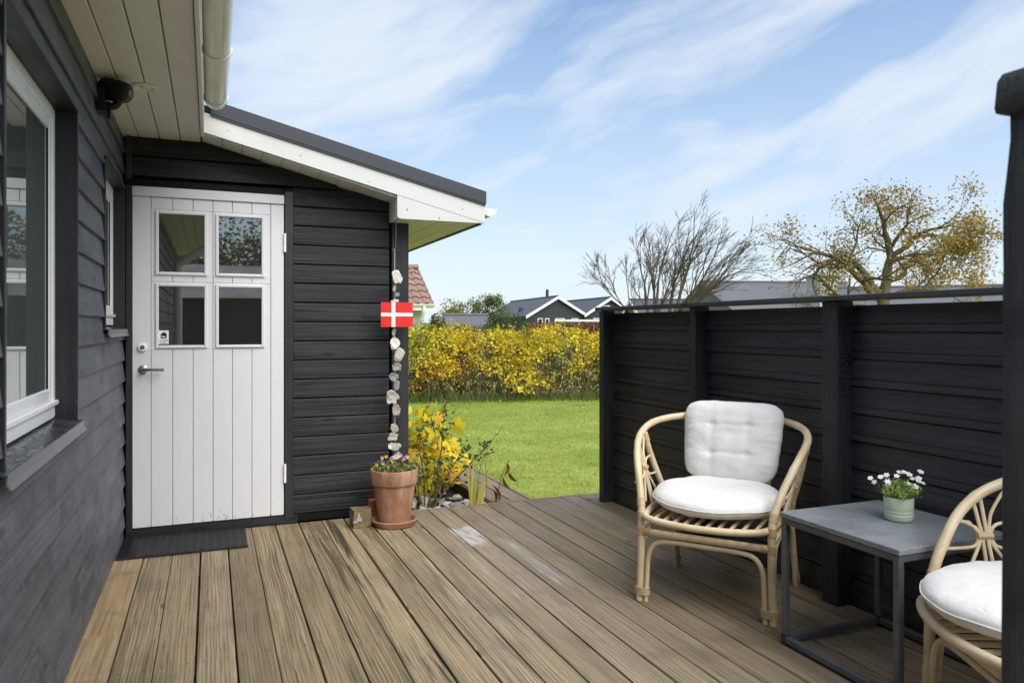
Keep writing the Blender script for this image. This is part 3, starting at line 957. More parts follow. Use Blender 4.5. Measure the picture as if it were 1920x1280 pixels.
MB().prism([(-0.012, -0.075), (0.012, -0.075), (0.016, 0), (-0.016, 0)], (XW + 0.034, 3.90, 2.315), (1, 0, 0), 0.012, (0, 1, 0), (0, 0, 1)).build('bracket', M_BLACKPL, lamp)

# ================================================================== SHED with the white door
YS = 5.02
shed = thing('shed', 'black boarded lean-to with white bargeboard and dark sloping roof at the end of the deck', 'shed', (0.4, 6.5, -0.1))
swall = MB().box(XW - 0.08, 1.235, 5.045, 8.6, -0.1, 1.98)
swall.add([(XW - .08, 5.045, 1.98), (1.235, 5.045, 1.98), (1.235, 5.045, 2.08), (XW - .08, 5.045, 2.5), (XW - .08, 8.6, 1.98), (1.235, 8.6, 1.98), (1.235, 8.6, 2.08), (XW - .08, 8.6, 2.5)],
          [(0, 1, 2, 3), (7, 6, 5, 4), (0, 4, 5, 1), (1, 5, 6, 2), (2, 6, 7, 3), (3, 7, 4, 0)])
swall = swall.build('wall', M_TRIMX, shed)
DX0, DX1, DZ0, DZ1 = -0.440, 0.441, 0.054, 2.122
SL0 = (2.125 - 2.433) / (1.133 + 0.05)
z0 = 0.05; kk = 0
while z0 < 2.45:
    z1 = z0 + 0.1254
    if z0 < 2.16 - 0.02: spans = [(0.500, 1.130)]
    else: spans = [(XW + 0.03, 1.130)]
    zz1 = z1
    for (a, b) in spans:
        b = min(b, -0.05 + (zz1 - 0.09 - 2.433) / SL0)
        if b < a + 0.05: continue
        ctr = (0.5 * (a + b), YS, 0.5 * (z0 + zz1))
        # shiplap: a proud lower lip, a slightly bellied face
        prof = [(-0.04, z0), (0.010, z0 + 0.004), (0.0165, z0 + 0.007), (0.017, z0 + 0.03), (0.013, zz1 - 0.012), (0.006, zz1 - 0.001), (-0.04, zz1 - 0.001)]
        MB().prism(prof, (a, YS, 0), (1, 0, 0), b - a, (0, -1, 0), (0, 0, 1)).build('siding_board', M_SHED, swall, ctr)
    z0 = z1
board('base_board', 0.499, 1.262, YS - 0.010, YS + 0.02, 0.0, 0.049, M_TRIMX, swall, 0.002)
# corner post and corner strips
board('corner_board', 1.147, 1.264, YS - 0.030, YS + 0.05, 0.0, 2.0, M_POSTZ, swall, 0.003)
board('corner_board', XW + 0.004, DX0 - 0.002, YS - 0.028, YS + 0.02, 0.0, 2.43, M_POSTZ, swall, 0.003)
# side wall facing the garden
for i in range(16):
    za = 0.0 + 0.1254 * i
    MB().prism([(-0.03, za), (0.016, za), (0.006, za + 0.124), (-0.03, za + 0.124)], (1.236, 5.08, 0), (0, 1, 0), 3.5, (1, 0, 0), (0, 0, 1)).build('siding_board', M_SHED, swall)
# door casing
board('door_casing', DX1 + 0.003, 0.498, YS - 0.032, YS + 0.02, 0.0, 2.150, M_TRIM, swall, 0.003)
board('door_casing', XW + 0.004, DX1 + 0.0, YS - 0.030, YS + 0.02, 2.124, 2.165, M_TRIMX, swall, 0.003)
board('door_casing', DX1 + 0.003, 0.498, YS - 0.0315, YS + 0.02, 2.1505, 2.166, M_TRIMX, swall, 0.002)
MB().prism([(YS - 0.055, 0.0), (YS - 0.052, 0.012), (YS - 0.022, 0.050), (YS + 0.02, 0.050), (YS + 0.02, 0)], (XW + 0.03, 0, 0), (1, 0, 0), 0.97, (0, 1, 0), (0, 0, 1)).build('threshold', M_TRIMX, swall)

# ---- door
door = part_root('door', shed, (0.0, YS, DZ0))
yf = YS - 0.022
grooves = [DX0, -0.337, -0.217, -0.102, 0.013, 0.127, 0.243, 0.358, DX1]
PZ = [(1.155, 1.522), (1.604, 1.966)]         # pane openings (z)
PXs = [(-0.297, -0.034), (0.044, 0.305)]
TOPZ = 2.062


def dboard(x0, x1, za, zb):
    board('door_board', x0 + 0.0012, x1 - 0.0012, yf, yf + 0.02, za, zb, M_DOOR, door, 0.003)


for i in range(8):
    a, b = grooves[i], grooves[i + 1]
    if i in (0, 7):
        dboard(a, b, DZ0, TOPZ)
    else:
        dboard(a, b, DZ0, PZ[0][0] - 0.024)
        dboard(a, b, PZ[0][1] + 0.024, PZ[1][0] - 0.024)
        dboard(a, b, PZ[1][1] + 0.024, TOPZ)
MB().box(DX0 + 0.002, DX1 - 0.002, yf + 0.0195, yf + 0.0225, DZ0, DZ1 - 0.01).build('door_back', M_FRAME, door)
board('top_rail', DX0, DX1, yf - 0.012, yf + 0.02, TOPZ + 0.0005, DZ1, M_DOOR, door, 0.004)
for ci, (xa, xb) in enumerate(PXs):
    xl = -0.3355 if ci == 0 else 0.0145
    xr = 0.0115 if ci == 0 else 0.3565
    for (za, zb) in PZ:
        # flat surround, then a raised moulding, then the glass set back
        pane = board('pane', xa - 0.004, xb + 0.004, yf + 0.010, yf + 0.014, za - 0.004, zb + 0.004, M_PANE, door, 0)
        for (p, q, r_, s_) in ((xl, xa, za - 0.0235, zb + 0.0235), (xb, xr, za - 0.0235, zb + 0.0235), (xa, xb, za - 0.0235, za), (xa, xb, zb, zb + 0.0235)):
            board('pane_surround', p, q, yf + 0.0005, yf + 0.02, r_, s_, M_DOOR, door, 0.001)
        m = 0.016
        for (p, q, r_, s_) in ((xa - m, xa + .003, za - m, zb + m), (xb - .003, xb + m, za - m, zb + m), (xa + .003, xb - .003, za - m, za + .003), (xa + .003, xb - .003, zb - .003, zb + m)):
            board('pane_moulding', p, q, yf - 0.010, yf + 0.009, r_, s_, M_DOOR, door, 0.004)
# furniture
MB().tube([(-0.383, yf - 0.001, 1.147), (-0.383, yf - 0.012, 1.147), (-0.383, yf - 0.016, 1.147)], [0.026, 0.026, 0.022], 20).build('lock_rose', M_FRAME, door, smooth=True, sharp=35)
MB().tube([(-0.383, yf - 0.015, 1.147), (-0.383, yf - 0.019, 1.147)], 0.013, 14).build('lock_cylinder', M_STEEL, door, smooth=True, sharp=35)
MB().tube([(-0.380, yf, 1.013), (-0.380, yf - 0.008, 1.013), (-0.380, yf - 0.010, 1.013)], [0.026, 0.026, 0.023], 20).build('handle_rose', M_STEEL, door, smooth=True, sharp=35)
MB().tube(catmull([(-0.380, yf, 1.013), (-0.380, yf - 0.035, 1.013), (-0.372, yf - 0.050, 1.013), (-0.345, yf - 0.056, 1.013), (-0.262, yf - 0.056, 1.012)], 5), 0.0095, 12).build('handle', M_STEEL, door, smooth=True)
for zh in (1.815, 0.325):
    MB().tube([(DX1 + 0.004, yf - 0.012, zh - 0.06), (DX1 + 0.004, yf - 0.012, zh - 0.001)], 0.008, 12).tube(
        [(DX1 + 0.004, yf - 0.012, zh + 0.001), (DX1 + 0.004, yf - 0.012, zh + 0.06)], 0.008, 12).build('hinge', M_FRAME, door, smooth=True, sharp=35)
# chips in the paint along the bottom
ch = MB()
for k in range(18):
    x = random.uniform(-0.36, 0.36) if k > 6 else random.uniform(-0.2, 0.1)
    zc = DZ0 + abs(random.gauss(0, 0.025)) + 0.003
    if k in (3, 9): zc += 0.04
    w_, h_ = random.uniform(0.0012, 0.0035), random.uniform(0.003, 0.010)
    n_ = 7
    pts = [(x + w_ * math.cos(6.283 * j / n_) * random.uniform(.6, 1.2), yf - 0.0006, zc + h_ * math.sin(6.283 * j / n_) * random.uniform(.6, 1.2)) for j in range(n_)]
    ch.add(pts, [tuple(range(n_))])
ch = ch.build('paint_chips', M_STEM, door)
# alarm sticker in the lower left pane
stx, stz = -0.267, 1.208
st = board('sticker', stx - 0.028, stx + 0.028, yf + 0.0085, yf + 0.0095, stz - 0.041, stz + 0.041, M_STICKER, door, 0.0003)
ys = yf + 0.0078
MB().add([(stx - 0.020, ys, stz + 0.014), (stx, ys, stz + 0.032), (stx + 0.020, ys, stz + 0.014), (stx + 0.016, ys, stz + 0.014), (stx + 0.016, ys, stz - 0.008), (stx - 0.016, ys, stz - 0.008), (stx - 0.016, ys, stz + 0.014)],
         [(0, 1, 2, 3, 4, 5, 6)]).build('house_icon', M_INK, st)
MB().add([(stx - 0.010, ys - 0.0004, stz + 0.010), (stx + 0.010, ys - 0.0004, stz + 0.001), (stx + 0.008, ys - 0.0004, stz - 0.005), (stx - 0.012, ys - 0.0004, stz + 0.004)], [(0, 1, 2, 3)]).build('camera_icon', M_STICKER, st)
MB().add([(stx + 0.008, ys, stz + 0.024), (stx + 0.013, ys, stz + 0.020), (stx + 0.013, ys, stz + 0.031), (stx + 0.008, ys, stz + 0.031)], [(0, 1, 2, 3)]).build('chimney_icon', M_INKRED, st)
fcv = bpy.data.curves.new('alarm_text', 'FONT')
fcv.body = 'ALARM'
fcv.size = 0.0155
fcv.align_x = 'CENTER'
fcv.materials.append(M_INK)
tmp_ = bpy.data.objects.new('alarm_tmp', fcv)
COL.objects.link(tmp_)
dg_ = bpy.context.evaluated_depsgraph_get()
tme = bpy.data.meshes.new_from_object(tmp_.evaluated_get(dg_))
bpy.data.objects.remove(tmp_)
to = mesh_obj('alarm_text', tme, st, (stx, ys - 0.0002, stz - 0.0265))
to.rotation_euler = (R(90), 0, 0)
MB().box(stx - 0.020, stx + 0.020, ys - 0.0002, ys + 0.0002, stz - 0.035, stz - 0.0325).build('text_line', M_INK, st)

# ---- shed roof, verge and eave box
YB = 4.770
SL = (2.125 - 2.433) / (1.133 + 0.05)


def zb(x): return 2.433 + SL * (x + 0.05)


roof = part_root('roof', shed, (0.8, 6.5, 2.3))
XE = 1.742
barge = MB().prism([(-0.05, zb(-0.05)), (XE, zb(XE) + 0.018), (XE, zb(XE) + 0.145), (-0.05, zb(-0.05) + 0.118)], (0, YB, 0), (0, 1, 0), 0.022, (1, 0, 0), (0, 0, 1))
barge.build('bargeboard', M_WHITE, roof)
# triangular cheek that boxes in the eave
MB().prism([(1.133, 1.994), (1.145, 1.984), (1.165, 1.981), (1.740, 1.981), (1.740, zb(1.740) + 0.0165), (1.133, zb(1.133) + 0.0105)], (0, YB + 0.002, 0), (0, 1, 0), 0.019, (1, 0, 0), (0, 0, 1)).build('eave_cheek', M_WHITE, roof)
for (za, zc) in ((1.984, 2.045), (2.047, 2.135)):
    board('eave_cheek', 1.133, 1.150, YB + 0.022, YS - 0.001, za, zc, M_SOFFIT, roof, 0.001)
# sloping soffit boards under the verge
kx = 0
while True:
    a = -0.05 + 0.1163 * kx; b = min(a + 0.1163, 1.133)
    if a >= 1.13: break
    MB().prism([(a + 0.002, zb(a) - 0.004), (b - 0.002, zb(b) - 0.004), (b - 0.002, zb(b) + 0.016), (a + 0.002, zb(a) + 0.016)], (0, YB + 0.023, 0), (0, 1, 0), YS + 0.03 - YB - 0.023, (1, 0, 0), (0, 0, 1)).build('soffit_board', M_SOFFIT, roof)
    kx += 1
MB().prism([(-0.05, zb(-0.05) + 0.0165), (1.133, zb(1.133) + 0.0165), (1.133, zb(1.133) + 0.02), (-0.05, zb(-.05) + 0.02)], (0, YB + 0.023, 0), (0, 1, 0), 0.28, (1, 0, 0), (0, 0, 1)).build('soffit_back', M_BLACKPL, roof)
for i in range(4):
    a = 1.152 + 0.139 * i
    board('soffit_board', a + 0.0015, a + 0.1375, YB + 0.023, 8.6, 1.982, 1.998, M_SOFFIT, roof, 0.002)
MB().box(1.152, 1.708, YB + 0.023, 8.6, 1.9985, 2.01).build('soffit_back', M_BLACKPL, roof)
board('fascia', 1.7085, 1.728, YB + 0.024, 8.6, 1.972, 2.11, M_ROOFEDGE, roof, 0.002)
# roof sheet with folded verge trim
MB().prism([(0.0, zb(0) + 0.121), (1.748, zb(1.748) + 0.147), (1.748, zb(1.748) + 0.232), (0.0, zb(0) + 0.205)], (0, YB - 0.014, 0), (0, 1, 0), 0.05, (1, 0, 0), (0, 0, 1)).build('verge_trim', M_ROOFEDGE, roof)
MB().prism([(0.0, zb(0) + 0.108), (1.745, zb(1.745) + 0.135), (1.745, zb(1.745) + 0.146), (0.0, zb(0) + 0.120)], (0, YB - 0.010, 0), (0, 1, 0), 0.03, (1, 0, 0), (0, 0, 1)).build('verge_lip', M_ROOFEDGE, roof)
MB().prism([(-0.4, zb(-0.4) + 0.13), (1.76, zb(1.76) + 0.165), (1.76, zb(1.76) + 0.19), (-0.4, zb(-0.4) + 0.17)], (0, YB + 0.036, 0), (0, 1, 0), 3.9, (1, 0, 0), (0, 0, 1)).build('roof_sheet', M_ROOFEDGE, roof)
sg = MB()
half_round(sg, YB + 0.035, 8.6, 0.052, 0.003, 14, (1.790, 2.088))
sg.build('eave_gutter', M_GUTTER, roof, smooth=True, sharp=50)
o = [(1.790 + 0.052 * math.cos(math.pi + math.pi * k / 14), 2.088 + 0.052 * math.sin(math.pi + math.pi * k / 14)) for k in range(15)]
MB().prism(o, (0, YB + 0.030, 0), (0, 1, 0), 0.005, (1, 0, 0), (0, 0, 1)).build('gutter_end', M_FRAME, roof)
for (x, dz) in ((0.10, 0.06), (0.52, 0.055), (0.95, 0.035), (1.20, -0.062), (1.42, -0.050), (1.58, 0.06)):
    z = zb(x) + dz
    MB().tube([(x, YB + 0.004, z), (x, YB - 0.002, z)], [0.006, 0.0045], 8).build('screw', M_STEEL, roof, smooth=True, sharp=30)

# ================================================================== BLACK FENCE on the right
FX = 2.630
fence = thing('fence', 'tall black board fence with square posts and a flat top rail beside the deck', 'fence', (2.70, 3.0, -0.1))
posts = [(4.705, 4.768), (3.608, 3.668), (2.548, 2.640), (1.470, 1.562), (0.40, 0.49), (-0.68, -0.59)]
for i, (a, b) in enumerate(posts):
    po = board('post', FX, FX + 0.100, a, b, -0.1, 1.388, M_POSTZ, fence, 0.004)
zl = [-0.004] + [0.004 + 0.1245 * i for i in range(1, 11)] + [1.372]
for i in range(len(posts) - 1):
    a, b = posts[i + 1][1], posts[i][0]
    for j in range(len(zl) - 1):
        c_, d_ = zl[j], zl[j + 1]
        w_ = random.uniform(-0.0015, 0.0015)
        prof = [(-0.0065, c_ + 0.002), (0.006 + w_, c_ + 0.002), (0.009 + w_, c_ + 0.005), (0.009 + w_, c_ + 0.033), (0.004 + w_, c_ + 0.0345), (0.004 + w_, c_ + 0.0365), (0.007 + w_, c_ + 0.038), (0.001 + w_, d_ - 0.004), (-0.008, d_ - 0.004), (-0.008, d_ + 0.014 if j < len(zl) - 2 else d_ - 0.004), (-0.020, d_ + 0.014 if j < len(zl) - 2 else d_ - 0.004), (-0.022, d_ - 0.006)]
        MB().prism(prof, (FX + 0.092, a - 0.02, 0), (0, 1, 0), b - a + 0.04, (-1, 0, 0), (0, 0, 1)).build('fence_board', M_FENCE, fence)
board('top_rail', 2.602, 2.790, -0.70, 4.782, 1.390, 1.413, M_CAP, fence, 0.003)
np_ = MB().box(FX + 0.014, FX + 0.088, 2.5465, 2.5485, 0.955, 1.17).build('nail_plate', M_TRIM, fence)
nl = MB()
for r_ in range(11):
    for c_ in range(3):
        if (r_ + c_) % 2 and r_ % 2: continue
        nl.lathe([(0.0026, -0.0012), (0.0026, 0.0), (0.0014, 0.0012)], 6, (0, 0, 0))
        bq = len(nl.v) - 18
        for q in range(bq, len(nl.v)):
            x, y, z = nl.v[q]
            nl.v[q] = (FX + 0.028 + 0.022 * c_ + (0.011 if r_ % 2 else 0) * 0.5 + x, 2.5458 - z, 0.972 + 0.0185 * r_ + y)
nl.build('nails', M_ALU, np_)

# near post at the right edge, with the return panel it carries
fence2 = thing('gate_post', 'rough black capped post close by at the right edge of the picture', 'post', (0.934, 0.555, 0.0))
PX0 = 0.742
pm = MB()
ring = []
for zi in range(41):
    z = -0.02 + 1.555 * zi / 40
    for k in range(24):
        t = 2 * math.pi * k / 24
        ct, stt = math.cos(t), math.sin(t)
        s_ = max(abs(ct), abs(stt))
        rx = 0.05 * ct / s_ * (0.96 if abs(abs(ct) - abs(stt)) < 0.2 else 1)
        ry = 0.05 * stt / s_ * (0.96 if abs(abs(ct) - abs(stt)) < 0.2 else 1)
        nz_ = 0.0016 * mnoise.noise(Vector((rx * 30, ry * 30, z * 14)))
        neck = 0.0045 * (1 / (1 + math.exp(-(z - 1.455) * 90)))
        q = 1 + (nz_ - neck + 0.002 * (1.4 - z)) / 0.05
        pm.v.append((0.934 + rx * q, 0.555 + ry * q, z))
for zi in range(40):
    for k in range(24):
        a = zi * 24 + k; b = zi * 24 + (k + 1) % 24
        pm.f.append((a, b, b + 24, a + 24))
pm.f.append(tuple(range(40 * 24, 41 * 24)))
pm.build('post', M_NEARPOST, fence2, smooth=True, sharp=35)
cp = MB()
prof = [(0.0500, 1.526), (0.0535, 1.528), (0.0545, 1.534), (0.0525, 1.566), (0.0485, 1.575), (0.030, 1.579)]
for r_, z in prof:
    for k in range(24):
        t = 2 * math.pi * k / 24
        s_ = max(abs(math.cos(t)), abs(math.sin(t)))
        cp.v.append((0.934 + r_ * math.cos(t) / s_, 0.555 + r_ * math.sin(t) / s_, z))
for i in range(len(prof) - 1):
    for k in range(24):
        a = i * 24 + k; b = i * 24 + (k + 1) % 24
        cp.f.append((a, b, b + 24, a + 24))
cp.f.append(tuple(range(23, -1, -1))); cp.f.append(tuple(range((len(prof) - 1) * 24, len(prof) * 24)))
cp.build('cap', M_NEARPOST, fence2, smooth=True, sharp=40)

# ================================================================== FURNITURE
# ---- rattan armchair, built in its own frame: u right, w backwards, z up
def make_chair(name, label, group, cx, cy, w_ang):
    root = thing(name, label, 'armchair', (0, 0, 0), group)
    hoop_h = [(0.298, -0.295, 0.0), (0.293, -0.287, 0.20), (0.293, -0.282, 0.40), (0.305, -0.262, 0.485), (0.330, -0.218, 0.565), (0.360, -0.160, 0.643),
              (0.383, -0.085, 0.703), (0.393, 0.0, 0.742), (0.380, 0.085, 0.772), (0.335, 0.175, 0.792), (0.245, 0.268, 0.804), (0.125, 0.325, 0.811), (0.0, 0.343, 0.813)]
    right = catmull(hoop_h, 7)
    left = [Vector((-p.x, p.y, p.z)) for p in right]
    full = right + left[::-1][1:]
    hr = []; acc = 0.0
    for i, p in enumerate(full):
        if i: acc += (p - full[i - 1]).length
        hr.append(0.0170 * (1 + 0.085 * math.exp(-(((acc + 0.05) % 0.21) - 0.105) ** 2 / 0.00016)))
    MB().tube(full, hr, 12).build('arm_hoop', M_RATTAN, root, (0, 0, 0), True)
    # seat ring
    ring = catmull([(0.0, -0.392, 0.392), (0.15, -0.372, 0.393), (0.256, -0.318, 0.394), (0.286, -0.215, 0.396), (0.296, -0.05, 0.402), (0.283, 0.12, 0.408),
                    (0.21, 0.225, 0.412), (0.0, 0.262, 0.414), (-0.21, 0.225, 0.412), (-0.283, 0.12, 0.408), (-0.296, -0.05, 0.402), (-0.286, -0.215, 0.396),
                    (-0.256, -0.318, 0.394), (-0.15, -0.372, 0.393)], 6, True)
    MB().tube(ring, 0.0155, 12, False).build('seat_ring', M_RATTAN, root, (0, 0, 0), True)
    for i in range(10):
        u = -0.225 + 0.05 * i
        wf = -0.390 + 0.9 * u * u; wb = 0.262 - 1.0 * u * u
        MB().tube([(u, wf, 0.386), (u, -0.05, 0.392), (u, wb, 0.408)], 0.0085, 8).build('seat_slat', M_RATTAN, root, (0, 0, 0), True)
    # front and side stretchers
    MB().tube([(-0.293, -0.285, 0.318), (0.293, -0.285, 0.318)], 0.0155, 12).build('stretcher', M_RATTAN, root, (0, 0, 0), True)
    for s in (-1, 1):
        MB().tube([(s * 0.293, -0.285, 0.345), (s * 0.285, 0.225, 0.352)], 0.0145, 10).build('stretcher', M_RATTAN, root, (0, 0, 0), True)
    MB().tube([(-0.283, 0.222, 0.330), (0.283, 0.222, 0.330)], 0.0135, 10).build('stretcher', M_RATTAN, root, (0, 0, 0), True)
    # thin arched braces
    MB().tube(catmull([(-0.268, -0.296, 0.0), (-0.262, -0.292, 0.12), (-0.255, -0.289, 0.215), (-0.225, -0.287, 0.268), (-0.16, -0.286, 0.285), (0, -0.286, 0.287),
                       (0.16, -0.286, 0.285), (0.225, -0.287, 0.268), (0.255, -0.289, 0.215), (0.262, -0.292, 0.12), (0.268, -0.296, 0.0)], 6), 0.0112, 10).build('arched_brace', M_RATTAN, root, (0, 0, 0), True)
    for s in (-1, 1):
        MB().tube(catmull([(s * 0.300, -0.262, 0.0), (s * 0.296, -0.257, 0.15), (s * 0.293, -0.235, 0.27), (s * 0.291, -0.17, 0.318), (s * 0.289, 0.0, 0.325), (s * 0.288, 0.13, 0.318),
                           (s * 0.291, 0.205, 0.27), (s * 0.297, 0.235, 0.15), (s * 0.300, 0.262, 0.0)], 5), 0.0105, 8).build('arched_brace', M_RATTAN, root, (0, 0, 0), True)
        # rear leg: two poles side by side
        MB().tube(catmull([(s * 0.285, 0.205, 0.430), (s * 0.288, 0.225, 0.30), (s * 0.296, 0.262, 0.12), (s * 0.302, 0.290, 0.0)], 5), 0.0155, 10).build('rear_leg', M_RATTAN, root, (0, 0, 0), True)
        # rear arm post under the hoop
        MB().tube(catmull([(s * 0.388, 0.012, 0.735), (s * 0.365, 0.040, 0.63), (s * 0.335, 0.072, 0.52), (s * 0.302, 0.105, 0.415)], 5), 0.0155, 10).build('arm_post', M_RATTAN, root, (0, 0, 0), True)
        # back post
        MB().tube([(s * 0.215, 0.292, 0.800), (s * 0.185, 0.262, 0.60), (s * 0.165, 0.235, 0.412)], 0.0135, 10).build('back_post', M_RATTAN, root, (0, 0, 0), True)

        # side panel: spokes tied in the middle. local plane coords (w,z) -> u by the lean of the panel
        def P(w_, z_):
            return (s * (0.302 + 0.075 * max(0.0, (z_ - 0.42)) / 0.30 + 0.01), w_, z_)
        cw, cz = -0.080, 0.575
        for dw in (-0.008, 0.008):
            MB().tube([P(cw + dw * 1.6 + 0.01, 0.405), P(cw + dw, cz), P(cw + dw * 1.6 - 0.012, 0.698 + 0.01 * (dw > 0))], 0.0062, 7).build('spoke', M_RATTAN, root, (0, 0, 0), True)
        for (w_, z_, wm, zm) in ((-0.172, 0.632, -0.108, 0.600), (0.004, 0.722, -0.050, 0.645), (-0.165, 0.43, -0.105, 0.540), (0.030, 0.42, -0.050, 0.535)):
            sg_ = 1 if w_ > cw else -1
            MB().tube(catmull([P(w_, z_), P(wm, zm), P(cw + sg_ * 0.014, cz)], 5), 0.0056, 7).build('spoke', M_RATTAN, root, (0, 0, 0), True)
        for (we, wl_, sg_) in ((-0.180, -0.238, -1), (0.046, 0.070, 1)):
            m_ = cw + sg_ * 0.022
            MB().tube(catmull([P(we, cz + 0.042), P(we - sg_ * 0.05, cz + 0.042), P(m_ + sg_ * 0.018, cz + 0.034), P(m_, cz + 0.012), P(m_, cz - 0.012), P(m_ + sg_ * 0.018, cz - 0.034),
                               P(wl_ - sg_ * 0.05, cz - 0.042), P(wl_, cz - 0.042)], 5), 0.0056, 7).build('spoke', M_RATTAN, root, (0, 0, 0), True)

        def bind(c, ax, r_, wd, name_='binding'):
            c = Vector(c); ax = Vector(ax).normalized(); k = max(3, int(wd / 0.0062)); pts = []; rr = []
            for i in range(k * 4 + 1):
                pts.append(c + ax * (wd * (i / (k * 4) - 0.5)))
                rr.append(r_ + 0.0016 * abs(math.sin(math.pi * i / 4)) + 0.0006)
            MB().tube(pts, rr, 12).build(name_, M_CANE, root, (0, 0, 0), True)
        c0 = Vector(P(cw, cz))
        MB().tube([c0 + Vector((0, -0.024, 0)), c0 + Vector((0, 0.024, 0))], 0.0135, 8).build('binding', M_CANE, root, (0, 0, 0), True)
        bind((s * 0.293, -0.284, 0.318), (0, 0, 1), 0.0180, 0.036)
        bind((s * 0.293, -0.283, 0.392), (0, 0, 1), 0.0180, 0.040)
        bind((s * 0.299, -0.272, 0.450), (0.15 * s, 0.25, 1), 0.0180, 0.040)
        bind((s * 0.266, -0.285, 0.318), (1, 0, 0), 0.0160, 0.034)
        bind((s * 0.383, 0.018, 0.712), (-0.2 * s, 0.25, -1), 0.0170, 0.045)
        bind((s * 0.308, 0.100, 0.432), (-0.2 * s, 0.25, -1), 0.0170, 0.036)
        bind((s * 0.286, 0.212, 0.385), (0, 0.1, -1), 0.0170, 0.050)
        bind((s * 0.168, 0.238, 0.432), (0, 0.1, -1), 0.0150, 0.050)
        # foot binding ties main pole and brace
        bf = MB()
        for i in range(5):
            z = 0.032 + 0.0075 * i
            lp = [Vector((s * 0.284 + 0.034 * math.cos(t), -0.2945 + 0.0195 * math.sin(t), z)) for t in [2 * math.pi * q / 16 for q in range(17)]]
            bf.tube(lp, 0.0034, 5, False)
        bf.build('binding', M_CANE, root, (0, 0, 0), True)
        bind((s * 0.300, 0.281, 0.040), (0, 0.15, -1), 0.0175, 0.036)
    root.location = (cx, cy, 0)
    root.rotation_euler = (0, 0, w_ang)
    WL[root.name] = Vector((cx, cy, 0))
    return root


def copy_tree(o, label, loc, rz):
    r_ = o.copy(); COL.objects.link(r_)
    r_['label'] = label
    r_.location = loc; r_.rotation_euler = (0, 0, rz)
    for ch_ in o.children:
        c_ = ch_.copy(); COL.objects.link(c_)
        c_.parent = r_
    return r_


# local u=(wy,-wx), w=(wx,wy): rotation angle about z is atan2(-wx, wy)
w1 = Vector((0.79, 0.613)).normalized()
A1 = math.atan2(-w1.x, w1.y)
chair1 = make_chair('rattan_armchair', 'pale rattan armchair with seat and back cushion in front of the black fence', 'rattan armchairs on the deck', 2.269, 2.916, A1)
w2 = Vector((0.899, -0.438)).normalized()
A2 = math.atan2(-w2.x, w2.y)
chair2 = copy_tree(chair1, 'pale rattan armchair half hidden behind the near black post', (2.310, 1.340, 0), A2)


def make_seat_cushion(name, label, loc, rz, seed):
    nu, nv = 72, 30
    V = []; F = []
    for j in range(nv + 1):
        ph = -math.pi / 2 + math.pi * j / nv
        cp_, sp_ = math.cos(ph), math.sin(ph)
        rr = abs(cp_) ** 0.62
        zz = math.copysign(abs(sp_) ** 0.95, sp_)
        for i in range(nu):
            t = 2 * math.pi * i / nu
            x = 0.300 * rr * math.cos(t); y = 0.282 * rr * math.sin(t)
            d = Vector((math.cos(t) * 2, math.sin(t) * 2, seed))
            x *= 1 + 0.02 * mnoise.noise(d); y *= 1 + 0.02 * mnoise.noise(d + Vector((5, 5, 5)))
            h_ = 0.063 if zz > 0 else 0.060
            z = zz * h_
            z += 0.010 * mnoise.noise(Vector((x * 7, y * 7, seed))) * rr
            z += 0.004 * mnoise.noise(Vector((x * 24, y * 24, seed + 3)))
            edge = max(0, 1 - abs(zz) * 1.8)
            rad_w = 0.0035 * math.sin(t * 23 + 3 * mnoise.noise(Vector((math.cos(t) * 3, math.sin(t) * 3, 2 + seed)))) * edge * max(0, 1 - 3.5 * abs(abs(zz) - 0.25))
            z += rad_w
            if zz > 0: z -= 0.014 * math.exp(-((x) ** 2 + (y - 0.05) ** 2) / 0.02)
            # resting on the ring the underside is nearly flat
            if z < -0.046: z = -0.046 + (z + 0.046) * 0.3
            V.append((x, y, z))
    for j in range(nv):
        for i in range(nu):
            a = j * nu + i; b = j * nu + (i + 1) % nu
            F.append((a, b, b + nu, a + nu))
    root = thing(name, label, 'cushion', loc, 'white seat cushions on the rattan chairs')
    root.rotation_euler = (R(2.5), 0, rz)
    MB().add(V, F).build('cover', M_FABRIC, root, (0, 0, 0), True, 180)
    for c_ in root.children: c_.location = (0, 0, 0)
    seam = []
    for i in range(73):
        t = 2 * math.pi * i / 72
        d = Vector((math.cos(t) * 2, math.sin(t) * 2, seed))
        x = 0.3025 * math.cos(t) * (1 + 0.02 * mnoise.noise(d)); y = 0.2845 * math.sin(t) * (1 + 0.02 * mnoise.noise(d + Vector((5, 5, 5))))
        seam.append((x, y, 0.002 + 0.010 * mnoise.noise(Vector((x * 7, y * 7, seed)))))
    pi_ = MB().tube(seam, 0.0024, 6, False).build('piping', M_FABRIC, root, (0, 0, 0), True)
    pi_.location = (0, 0, 0)
    return root


def loc_of(cx, cy, w_, u, wv_, z):
    ux = Vector((w_.y, -w_.x)); p = Vector((cx, cy)) + ux * u + w_ * wv_
    return (p.x, p.y, z)


make_seat_cushion('seat_cushion', 'round white seat cushion on the rattan chair by the fence', loc_of(2.269, 2.916, w1, 0.0, -0.060, 0.468), A1, 1.0)
make_seat_cushion('seat_cushion', 'round white seat cushion on the rattan chair behind the near post', loc_of(2.310, 1.340, w2, -0.020, -0.125, 0.474), A2, 4.0)


